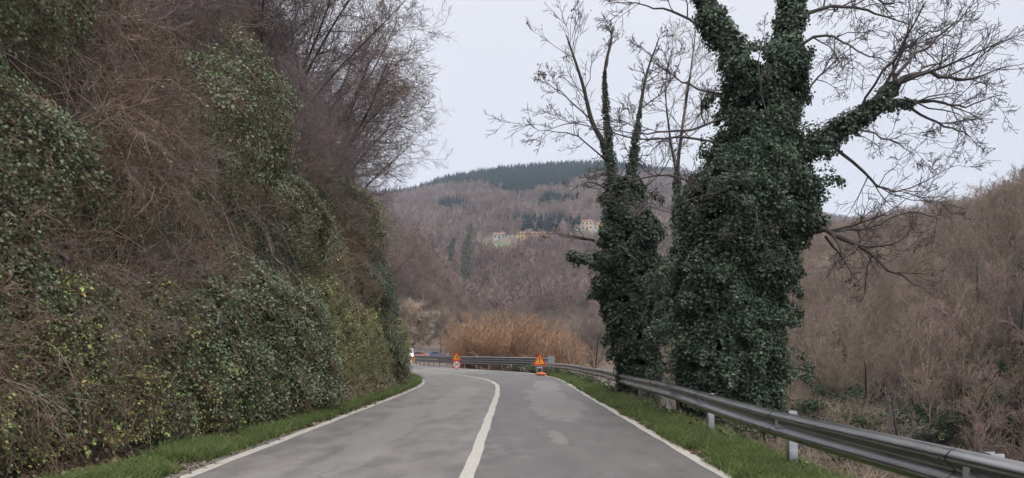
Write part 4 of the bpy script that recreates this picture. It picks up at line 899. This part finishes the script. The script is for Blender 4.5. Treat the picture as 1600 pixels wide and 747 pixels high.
M_rock = noisemat('orange_brown_rock', [(.3, (.09, .06, .042)), (.48, (.20, .13, .085)), (.62, (.27, .18, .12)), (.72, (.13, .13, .06))], .8, detail=8, bump=.3)
M_rockg = noisemat('grey_rock', [(.3, (.09, .07, .055)), (.5, (.19, .15, .12)), (.64, (.26, .21, .16)), (.72, (.13, .13, .07))], .9, detail=8, bump=.3)
rock('rock_face', 612, 655, 470, 548, 206, M_rock, 'orange brown rock face above the road beyond the bend', 3, skew=-8)
rock('rock_face', 640, 690, 484, 549, 209, M_rockg, 'grey brown broken rock face right of the orange one beyond the bend', 8, skew=-12)
kp = np.concatenate(ROCKV); rzz = np.zeros((len(kp), 3)); rzz[:, 2] = g.uniform(0, 6, len(kp)); rzz[:, 0] = .6
scatter('cliff_scrub', 'dry scrub growing on the rock faces beyond the bend', 'scrub', kp, rzz, g.uniform(1.0, 2.4, len(kp)), g.integers(0, 3, len(kp)), [src_tangle(g, 9, 1.1, M_midwood, r=.03, k2=5, k3=4) for _ in range(3)])
def boxmesh(name, boxes, mat, bev=0):
    bm = bmesh.new()
    for (x0, x1, y0, y1, z0, z1) in boxes:
        vs = [bm.verts.new(p) for p in ((x0, y0, z0), (x1, y0, z0), (x1, y1, z0), (x0, y1, z0), (x0, y0, z1), (x1, y0, z1), (x1, y1, z1), (x0, y1, z1))]
        for q in ((0, 3, 2, 1), (4, 5, 6, 7), (0, 1, 5, 4), (1, 2, 6, 5), (2, 3, 7, 6), (3, 0, 4, 7)): bm.faces.new([vs[k] for k in q])
    if bev: bmesh.ops.bevel(bm, geom=bm.edges[:], offset=bev, segments=2, affect='EDGES')
    me = bpy.data.meshes.new(name); bm.to_mesh(me); bm.free(); me.materials.append(mat); return me
wl = empty('retaining_wall', (-20, 203.5, 0)); tag(wl, 'low grey stone retaining wall behind the parked cars beyond the bend', 'wall')
add('wall', boxmesh('wall', [(-14, 9, 0, .6, -.5, 2.2)], noisemat('grey_stone_wall', [(.3, (.13, .12, .11)), (.7, (.26, .245, .22))], 1.3, detail=8)), wl)
add('coping', boxmesh('coping', [(-14.1, 9.1, -.06, .66, 2.2, 2.35)], noisemat('pale_coping', [(.3, (.2, .15, .12)), (.7, (.3, .24, .2))], 1)), wl)

# ------------------------------------------------------------------ guard rails
def galv(name, base):
    m, t, b = newmat(name); Lk = t.links.new
    g_ = t.nodes.new('ShaderNodeNewGeometry'); mm = t.nodes.new('ShaderNodeMapping'); mm.inputs['Scale'].default_value = (1, .35, 2.5); Lk(g_.outputs['Position'], mm.inputs['Vector'])
    n = t.nodes.new('ShaderNodeTexNoise'); n.inputs['Scale'].default_value = 5; n.inputs['Detail'].default_value = 8; Lk(mm.outputs[0], n.inputs['Vector'])
    r = ramp(t, [(.3, tuple(c*.62 for c in base)), (.7, base)]); Lk(n.outputs['Fac'], r.inputs['Fac']); Lk(r.outputs[0], b.inputs['Base Color'])
    b.inputs['Metallic'].default_value = 1.0
    q = t.nodes.new('ShaderNodeMapRange'); q.inputs['To Min'].default_value = .24; q.inputs['To Max'].default_value = .33; Lk(n.outputs['Fac'], q.inputs['Value']); Lk(q.outputs[0], b.inputs['Roughness'])
    return m
M_galv = galv('galvanised_steel', (.345, .34, .345)); M_galvd = galv('weathered_steel', (.20, .20, .21)); M_galvp = galv('galvanised_post', (.62, .63, .65)); M_bolt = flat('dark_bolt', (.08, .08, .085), .5, .6)
Wprof = [(.0, .155), (.012, .152), (.045, .135), (.075, .105), (.083, .085), (.075, .062), (.03, .028), (.012, 0), (.03, -.028), (.075, -.062), (.083, -.085), (.075, -.105), (.045, -.135), (.012, -.152), (.0, -.155)]
def beam(name, xs, yv, zc, mat, prof=Wprof, thick=.004):
    """W beam swept along a path; the waves face the road"""
    y = np.asarray(yv, float); x = np.asarray(xs, float); tx = np.gradient(x); ty = np.gradient(y); L_ = np.hypot(tx, ty)
    nx, ny = -ty/L_, tx/L_            # towards the road (left)
    pr = np.array(prof); full = np.concatenate([pr, (pr-[thick, 0])[::-1]]); k = len(full)
    V = np.stack([x[:, None]+nx[:, None]*full[None, :, 0], y[:, None]+ny[:, None]*full[None, :, 0], np.asarray(zc)[:, None]+full[None, :, 1]], -1).reshape(-1, 3)
    n = len(y); i = np.arange(n-1)[:, None]*k; j = np.arange(k)[None]; j2 = (j+1) % k
    f = np.stack([i+j, i+j2, i+k+j2, i+k+j], -1).reshape(-1, 4)
    me = mk_mesh(name, V, f, mat, smooth=True)
    return me
rx = smooth_interp([-40, 12, 22, 30, 36, 42, 47, 51], [3.12, 3.15, 3.28, 3.38, 3.28, 2.95, 2.45, 1.9])
rail = empty('guardrail', (0, 0, 0)); tag(rail, 'galvanised steel guardrail running along the right edge of the road to the bend', 'guardrail')
yv = np.arange(-2, 49.6, .3); zc = .60+.012*np.sin(yv*.5)-.04*sm(-yv, -17, -8)
add('beam', beam('beam', rx(yv), yv, zc, M_galv), rail)
for y_ in np.arange(1.9, 45, 3.85):
    yy_ = np.linspace(y_-.17, y_+.17, 4); sp_x = rx(yy_)-.006; add('splice_plate', beam('splice_plate', sp_x, yy_,   .60+.012*np.sin(yy_*.5)-.04*sm(-yy_, -17, -8), M_galv), rail)
py = np.arange(1.5, 49, 3.85)
for k, y_ in enumerate(py):
    x_ = float(rx(y_)); gz = min(float(height(x_+.15, y_)), 0)
    po = add('post', boxmesh('post', [(0, .006, -.055, .055, gz-.3, .715), (.006, .095, -.055, -.049, gz-.3, .715), (.006, .095, .049, .055, gz-.3, .715)], M_galvp), rail); po.location = (x_+.075, float(y_), 0)
    po.rotation_euler = (0, g.normal()*.012, g.normal()*.04)
    sp_ = add('spacer', boxmesh('spacer', [(-.065, .075, -.04, .04, .46, .66)], M_galvp), rail); sp_.location = (x_, float(y_), 0)
from mathutils import Matrix
bb = bmesh.new(); bmesh.ops.create_uvsphere(bb, u_segments=8, v_segments=5, radius=.013)
me = bpy.data.meshes.new('bolt'); bb.to_mesh(me); bb.free(); me.materials.append(M_bolt)
for y_ in np.arange(1.9, 22, 3.85):
    for dy in (-.10, .10):
        for dz in (.082, -.088):
            bo = add('bolt', me, rail); bo.location = (float(rx(y_+dy))-.083, y_+dy, .60-.04*float(sm(np.array(-y_), -17, -8))+dz)
# second rail, double height, on the far side of the bend
xs2 = np.array([2.35, 1.6, .2, -1.6, -4.4, -6.9, -10.1, -12.0]); ys2 = np.array([50.5, 54, 58, 62, 67.8, 74, 84, 92.])
yv = np.arange(50.5, 86.5, .5); r2 = np.interp(yv, ys2, xs2); kk = np.hanning(9); kk /= kk.sum(); r2 = np.convolve(np.pad(r2, 4, 'reflect', reflect_type='odd'), kk, 'valid')
rail2 = empty('guardrail', (0, 0, 0)); tag(rail2, 'double height steel guardrail on the far side of the bend, behind the 30 sign', 'guardrail')
for z in (.87, .52): add('beam', beam('beam', r2, yv, np.full(len(yv), z), M_galvd), rail2)
for y_ in np.arange(51.2, 86, 2.3):
    x_ = float(np.interp(y_, yv, r2)); po = add('post', boxmesh('post', [(.02, .10, -.05, .05, -1.2, 1.05)], M_galvp), rail2); po.location = (x_+.06, float(y_), 0)
add('end_plate', boxmesh('end_plate', [(2.3, 2.72, 50.35, 50.45, .25, 1.14)], M_galvp, .01), rail2)

# ------------------------------------------------------------------ road works signs
M_red = flat('sign_red', (.72, .06, .03), .45); M_yel = flat('sign_yellow', (.85, .40, .03), .45); M_or = flat('sign_orange', (.86, .22, .03), .45); M_wh = flat('sign_white', (.78, .78, .78), .45); M_blk = flat('sign_black', (.015, .015, .015), .5)
M_fr = flat('white_frame', (.6, .6, .6), .5, .3); M_sand = flat('orange_plastic', (.80, .16, .07), .6)
def plate(name, outline, y0, y1, mat):
    """rounded flat plate in XZ with real thickness"""
    n = len(outline); V = [(x, y0, z) for x, z in outline]+[(x, y1, z) for x, z in outline]
    bm = bmesh.new(); vs = [bm.verts.new(v) for v in V]; bm.faces.new(vs[:n]); bm.faces.new(vs[n:][::-1])
    for i in range(n): bm.faces.new((vs[i], vs[n+i], vs[n+(i+1) % n], vs[(i+1) % n]))
    bmesh.ops.recalc_face_normals(bm, faces=bm.faces); me = bpy.data.meshes.new(name); bm.to_mesh(me); bm.free(); me.materials.append(mat); return me
def tri(w, r=.045, z0=0, inset=0):
    h = w*.866; c = [(-w/2, 0), (w/2, 0), (0, h)]; cen = (0, h/3); out_ = []
    for k, (x, z) in enumerate(c):
        s = 1-inset/(h/3); x = cen[0]+(x-cen[0])*s; z = cen[1]+(z-cen[1])*s; dx, dz = cen[0]-x, cen[1]-z; l = math.hypot(dx, dz); ox, oz = x+dx/l*r*2, z+dz/l*r*2
        a0 = math.atan2(-dz, -dx)
        for q in np.linspace(-1.047, 1.047, 6): out_.append((ox+r*math.cos(a0+q), oz+r*math.sin(a0+q)+z0))
    return out_
def circ(r, z0, n=28): return [(r*math.cos(a), z0+r*math.sin(a)) for a in np.linspace(0, 2*math.pi, n, endpoint=False)]
def text_mesh(s, size, mat):
    cu = bpy.data.curves.new('digits', 'FONT'); cu.body = s; cu.size = size; cu.align_x = 'CENTER'; cu.align_y = 'CENTER'; cu.extrude = .004; cu.offset = .012*size
    o = bpy.data.objects.new('digits', cu); C.objects.link(o); bpy.context.view_layer.update()
    me = bpy.data.meshes.new_from_object(o.evaluated_get(bpy.context.evaluated_depsgraph_get())); bpy.data.objects.remove(o); me.materials.clear(); me.materials.append(mat); return me
def tubemesh(name, segs, r, mat):
    V, f, _ = merge([tubes(np.array([[a, b]], float), np.full((1, 2), r), 8) for a, b in segs]); return mk_mesh(name, V, f, mat, smooth=True)
def triangle_sign(root, w, z0, sym, parts_y=0):
    p = add('triangle_plate', plate('triangle_plate', tri(w, .04, z0), 0, .012, M_red), root)
    add('sign_face', plate('sign_face', tri(w, .025, z0, .085), -.006, -.001, M_yel), p)
    if sym == '!':
        bm_ = [(-.035, z0+.53*w), (-.022, z0+.28*w), (.022, z0+.28*w), (.035, z0+.53*w), (.02, z0+.56*w), (-.02, z0+.56*w)]
        add('exclamation_mark', plate('exclamation_mark', bm_, -.012, -.007, M_blk), p); add('exclamation_dot', plate('exclamation_dot', circ(.033, z0+.2*w, 12), -.012, -.007, M_blk), p)
    if sym == 'men':   # worker with shovel and a heap
        s = w/.9
        out1 = [(-.10, .16), (-.05, .17), (-.01, .25), (.04, .16), (.09, .16), (.03, .29), (.05, .34), (.11, .30), (.14, .33), (.05, .42), (-.02, .42), (-.05, .30)]
        add('worker_symbol', plate('worker_symbol', [(x*s, z0+z*s) for x, z in out1], -.012, -.007, M_blk), p); add('worker_head', plate('worker_head', [(x+.02*s, z) for x, z in circ(.035*s, z0+.47*s, 12)], -.012, -.007, M_blk), p)
        add('heap_symbol', plate('heap_symbol', [(.12*s, z0+.14*s), (.26*s, z0+.14*s), (.20*s, z0+.22*s)], -.012, -.007, M_blk), p)
# exclamation sign on its stand
Y = 47.0; x0 = (843-800)/F*Y
s1 = empty('road_sign', (x0, Y, .0), 0); tag(s1, 'red and yellow triangular warning sign with exclamation mark on a low white stand', 'road sign')
triangle_sign(s1, .86, .60, '!')
add('stand', tubemesh('stand', [((-.15, .02, 0), (-.15, .02, .62)), ((.15, .02, 0), (.15, .02, .62)), ((-.15, .02, .46), (.15, .02, .46)), ((-.15, .02, .52), (-.15, .5, .02)), ((.15, .02, .52), (.15, .5, .02)), ((0, .03, .46), (0, .03, 1.1))], .018, M_fr), s1)
bm = bmesh.new(); bmesh.ops.create_uvsphere(bm, u_segments=20, v_segments=10, radius=1)
for v in bm.verts:
    v.co.x *= .34+.06*math.sin(v.co.y*3); v.co.y *= .17; v.co.z = v.co.z*.085*(1+.3*math.cos(v.co.x*7))+.08
me = bpy.data.meshes.new('sandbag'); bm.to_mesh(me); bm.free(); me.materials.append(M_sand)
for p_ in me.polygons: p_.use_smooth = True
o = add('sandbag', me); o.location = (x0+.1, Y-.12, .005); tag(o, 'orange sandbag weighing down the stand of the exclamation mark sign', 'sandbag')
# road works + 30 sign
Y = 63.5; x0 = (713.5-800)/F*Y
s2 = empty('road_sign', (x0, Y, 0), 0); tag(s2, 'triangular road works sign above a round 30 speed limit sign at the bend', 'road sign')
triangle_sign(s2, .82, .72, 'men')
rp_ = add('round_plate', plate('round_plate', circ(.33, .38), 0, .012, M_red), s2); add('round_face', plate('round_face', circ(.245, .38), -.006, -.001, M_wh), rp_)
tm = add('digits', text_mesh('30', .36, M_blk), rp_); tm.rotation_euler = (R_(90), 0, 0); tm.location = (0, -.011, .38)
add('stand', tubemesh('stand', [((0, .03, 0), (0, .03, 1.3)), ((0, .03, .6), (-.3, .5, .02)), ((0, .03, .6), (.3, .5, .02)), ((-.3, .03, .02), (.3, .03, .02))], .02, M_fr), s2)
# small far one
Y = 90.0; x0 = (648-800)/F*Y
s3 = empty('road_sign', (x0, Y, 0), R_(-18)); tag(s3, 'small orange triangular road sign at the far end of the curved guardrail', 'road sign')
p = add('triangle_plate', plate('triangle_plate', tri(.82, .04, .32), 0, .012, M_or), s3); add('sign_face', plate('sign_face', tri(.82, .025, .32, .10), -.006, -.001, M_yel), p)
add('stand', tubemesh('stand', [((-.15, .03, 0), (0, .03, .7)), ((.15, .03, 0), (0, .03, .7)), ((0, .03, .6), (0, .45, .02))], .02, flat('dark_stand', (.05, .05, .06))), s3)

# ------------------------------------------------------------------ vehicles
M_tyre = flat('tyre_rubber', (.02, .02, .02), .8); M_rim = flat('wheel_rim', (.4, .4, .42), .35, .7); M_glass = flat('dark_glass', (.025, .03, .035), .08)
M_lamp = flat('lit_headlight', (.9, .9, .85), .2, 0, ((1, .93, .75), 6)); M_lampoff = flat('headlight_glass', (.6, .6, .6), .15); M_trim = flat('black_trim', (.03, .03, .03), .6)
def car(name, label, loc, rz, paint, L_, W, prof, glass, lit=False, wb=(.19, .80), rw=.32, group=None):
    """profile points (x along, z) extruded across; the roof is narrower than the waist"""
    r = empty(name, loc, rz); tag(r, label, 'van' if 'van' in name else 'car', group)
    H = max(z for _, z in prof); n = len(prof); bm = bmesh.new(); A = []; B = []
    for x, z in prof:
        w = W/2*(1-.16*max(0, (z-H*.55)/(H*.45))); A.append(bm.verts.new((w, x*L_, z))); B.append(bm.verts.new((-w, x*L_, z)))
    bm.faces.new(A); bm.faces.new(B[::-1])
    for i in range(n): bm.faces.new((A[i], B[i], B[(i+1) % n], A[(i+1) % n]))
    bmesh.ops.recalc_face_normals(bm, faces=bm.faces); bmesh.ops.bevel(bm, geom=[e for e in bm.edges], offset=.05, segments=2, affect='EDGES')
    me = bpy.data.meshes.new('body'); bm.to_mesh(me); bm.free(); me.materials.append(paint); add('body', me, r)
    for nm, quad in glass:   # windows as thin panes proud of the body
        me = bpy.data.meshes.new(nm); me.from_pydata(quad, [], [(0, 1, 2, 3)]); me.materials.append(M_glass); add(nm, me, r)
    for sx in (-1, 1):
        for fy in wb:
            w = add('wheel', None, r) if False else None
            bm = bmesh.new(); bmesh.ops.create_cone(bm, cap_ends=True, segments=20, radius1=rw, radius2=rw, depth=.2, matrix=Matrix.Translation((sx*(W/2-.08), fy*L_, rw)) @ Matrix.Rotation(R_(90), 4, 'Y'))
            me = bpy.data.meshes.new('wheel'); bm.to_mesh(me); bm.free(); me.materials.append(M_tyre); w = add('wheel', me, r)
            bm = bmesh.new(); bmesh.ops.create_cone(bm, cap_ends=True, segments=16, radius1=rw*.6, radius2=rw*.55, depth=.02, matrix=Matrix.Translation((sx*(W/2+.025), fy*L_, rw)) @ Matrix.Rotation(R_(90), 4, 'Y'))
            me = bpy.data.meshes.new('rim'); bm.to_mesh(me); bm.free(); me.materials.append(M_rim); add('rim', me, w)
        add('headlight', boxmesh('headlight', [(sx*W*.37-.15, sx*W*.37+.15, -.03, .06, .6, .78)], M_lamp if lit else M_lampoff, .02), r)
    add('bumper', boxmesh('bumper', [(-W*.46, W*.46, -.06, .1, .28, .5)], M_trim, .03), r)
    return r
# the front of every vehicle is at y=0 of its own frame, body runs to +y
van_p = [(0, .35), (0, .85), (.04, 1.05), (.13, 1.15), (.24, 1.95), (.30, 2.1), (.97, 2.1), (1, 1.9), (1, .35)]
def win_van(L_, W): 
    return [('windscreen', [(-W*.41, .14*L_-.03, 1.2), (W*.41, .14*L_-.03, 1.2), (W*.36, .235*L_-.03, 1.9), (-W*.36, .235*L_-.03, 1.9)]), ('side_window', [(W/2+.005, .17*L_, 1.2), (W/2+.005, .34*L_, 1.2), (W/2*.9+.02, .34*L_, 1.75), (W/2*.9+.02, .24*L_, 1.75)])]
M_van = flat('pale_white_paint', (.62, .68, .70), .3)
car('delivery_van', 'white van with lit headlights coming round the bend', (-20.95, 160, 0), R_(7), M_van, 5.2, 1.95, van_p, win_van(5.2, 1.95), True)
hat = [(0, .3), (0, .72), (.05, .82), (.26, .95), (.42, 1.42), (.52, 1.47), (.80, 1.44), (.95, 1.0), (1, .9), (1, .3)]
def win_car(L_, W):
    s = W/2*.93
    return [('windscreen', [(-W*.4, .27*L_-.04, 1.0), (W*.4, .27*L_-.04, 1.0), (W*.35, .41*L_-.04, 1.38), (-W*.35, .41*L_-.04, 1.38)])]+[('side_window', [(k*(W/2+.004), .32*L_, .98), (k*(W/2+.004), .86*L_, .98), (k*s, .78*L_, 1.36), (k*s, .44*L_, 1.38)]) for k in (-1, 1)]
car('parked_car', 'red and white parked car behind the curved guardrail, leftmost of the parked cars', (-19.6, 186, 0), R_(80), flat('red_paint', (.48, .20, .19), .4), 4.1, 1.7, hat, win_car(4.1, 1.7))
car('parked_car', 'blue parked car behind the curved guardrail, left of the 30 sign', (-16.0, 189, 0), R_(85), flat('blue_paint', (.11, .14, .26), .35), 3.9, 1.7, hat, win_car(3.9, 1.7))
cv = car('parked_van', 'pale camper van with blue front parked right beside the 30 sign', (-15.2, 182, 0), R_(-82), flat('cream_paint', (.6, .62, .52), .4), 5.0, 2.0, van_p, win_van(5.0, 2.0))
add('front_panel', boxmesh('front_panel', [(-.95, .95, -.02, .9, .8, 1.12)], flat('violet_blue_paint', (.16, .13, .5), .4), .03), cv)

# ------------------------------------------------------------------ hamlet on the far hill
M_wally = noisemat('yellow_plaster', [(.3, (.50, .33, .10)), (.7, (.70, .48, .18))], .4); M_wallw = noisemat('white_plaster', [(.3, (.36, .35, .34)), (.7, (.52, .50, .48))], .4); M_wallp = noisemat('cream_plaster', [(.3, (.52, .42, .30)), (.7, (.66, .55, .42))], .4)
M_roof = noisemat('terracotta_roof', [(.3, (.2, .10, .07)), (.7, (.34, .18, .12))], 1.2); M_win = flat('window_glass', (.03, .035, .045), .2)
def house(u_, v_, w, dpt, h, mat, lb, rz, nwin, floors=2):
    yy = np.arange(420, 1000, 1.0); xx = (u_-800)/F*yy; zz = height(xx, yy); vv = HZ-(zz-EYE)/yy*F; i = int(np.argmax(vv < v_)) if (vv < v_).any() else 180
    r = empty('house', (float(xx[i]), float(yy[i]), float(zz[i])), rz); tag(r, lb, 'house')
    add('walls', boxmesh('walls', [(-w/2, w/2, 0, dpt, -4, h)], mat), r)
    o = .5; V = [(-w/2-o, -o, h-.1), (w/2+o, -o, h-.1), (w/2+o, dpt+o, h-.1), (-w/2-o, dpt+o, h-.1), (-w/2-o, dpt/2, h+dpt*.2), (w/2+o, dpt/2, h+dpt*.2)]
    me = bpy.data.meshes.new('roof'); me.from_pydata(V, [], [(0, 1, 5, 4), (2, 3, 4, 5), (0, 4, 3), (1, 2, 5), (0, 3, 2, 1)]); me.materials.append(M_roof); ro = add('roof', me, r)
    add('chimney', boxmesh('chimney', [(w*.2, w*.2+.8, dpt*.4, dpt*.4+.8, h+.2, h+dpt*.2+1)], mat), ro)
    for k in range(nwin):
        x = -w/2+w*(k+.5)/nwin
        for fl in range(floors):
            z = 1.2+fl*3.0
            if fl == 0 and k == nwin//2: add('door', boxmesh('door', [(x-.6, x+.6, -.06, .05, 0, 2.3)], M_trim), r)
            else: add('window', boxmesh('window', [(x-.55, x+.55, -.05, .05, z, z+1.5)], M_win), r)
house(838, 376, 24, 9, 5.2, M_wally, 'long yellow two storey house on the far hillside', R_(4), 8)
house(780, 374, 9, 7, 4, M_wallw, 'small grey white cottage left of the long yellow house', R_(-8), 3, 1)
house(906, 360, 8, 6, 4, M_wallw, 'small white house at the left end of the hamlet', R_(10), 3, 1)
house(917, 359.5, 9, 7, 7, M_wallp, 'tall pale house in the hamlet on the far hill', R_(-5), 3)
house(925, 360, 8, 7, 5.5, M_wallw, 'white house between the pale house and the yellow house', R_(5), 3)
house(938, 361, 17, 8, 5.6, M_wally, 'yellow house at the right end of the hamlet', R_(0), 5)
house(928, 374, 7, 6, 3.2, M_wallw, 'small white shed below the hamlet', R_(0), 2, 1)

# ------------------------------------------------------------------ haze
HD = .00019
me = boxmesh('haze', [(-2300, 2500, -60, 3300, -60, 420)], None) if False else None
bm = bmesh.new(); bmesh.ops.create_cube(bm, size=1)
for v in bm.verts: v.co = Vector((v.co.x*5600, 1700+v.co.y*3700, 185+v.co.z*500))
me = bpy.data.meshes.new('haze'); bm.to_mesh(me); bm.free()
hm = bpy.data.materials.new('haze'); hm.use_nodes = True; t = hm.node_tree; t.nodes.clear()
ho = t.nodes.new('ShaderNodeOutputMaterial'); pv = t.nodes.new('ShaderNodeVolumePrincipled'); pv.inputs['Color'].default_value = (.72, .84, 1, 1); pv.inputs['Density'].default_value = HD; pv.inputs['Anisotropy'].default_value = .2
t.links.new(pv.outputs[0], ho.inputs['Volume']); me.materials.append(hm)
tag(add('haze', me), 'thin pale winter haze in the valley air', 'haze', kind='stuff')
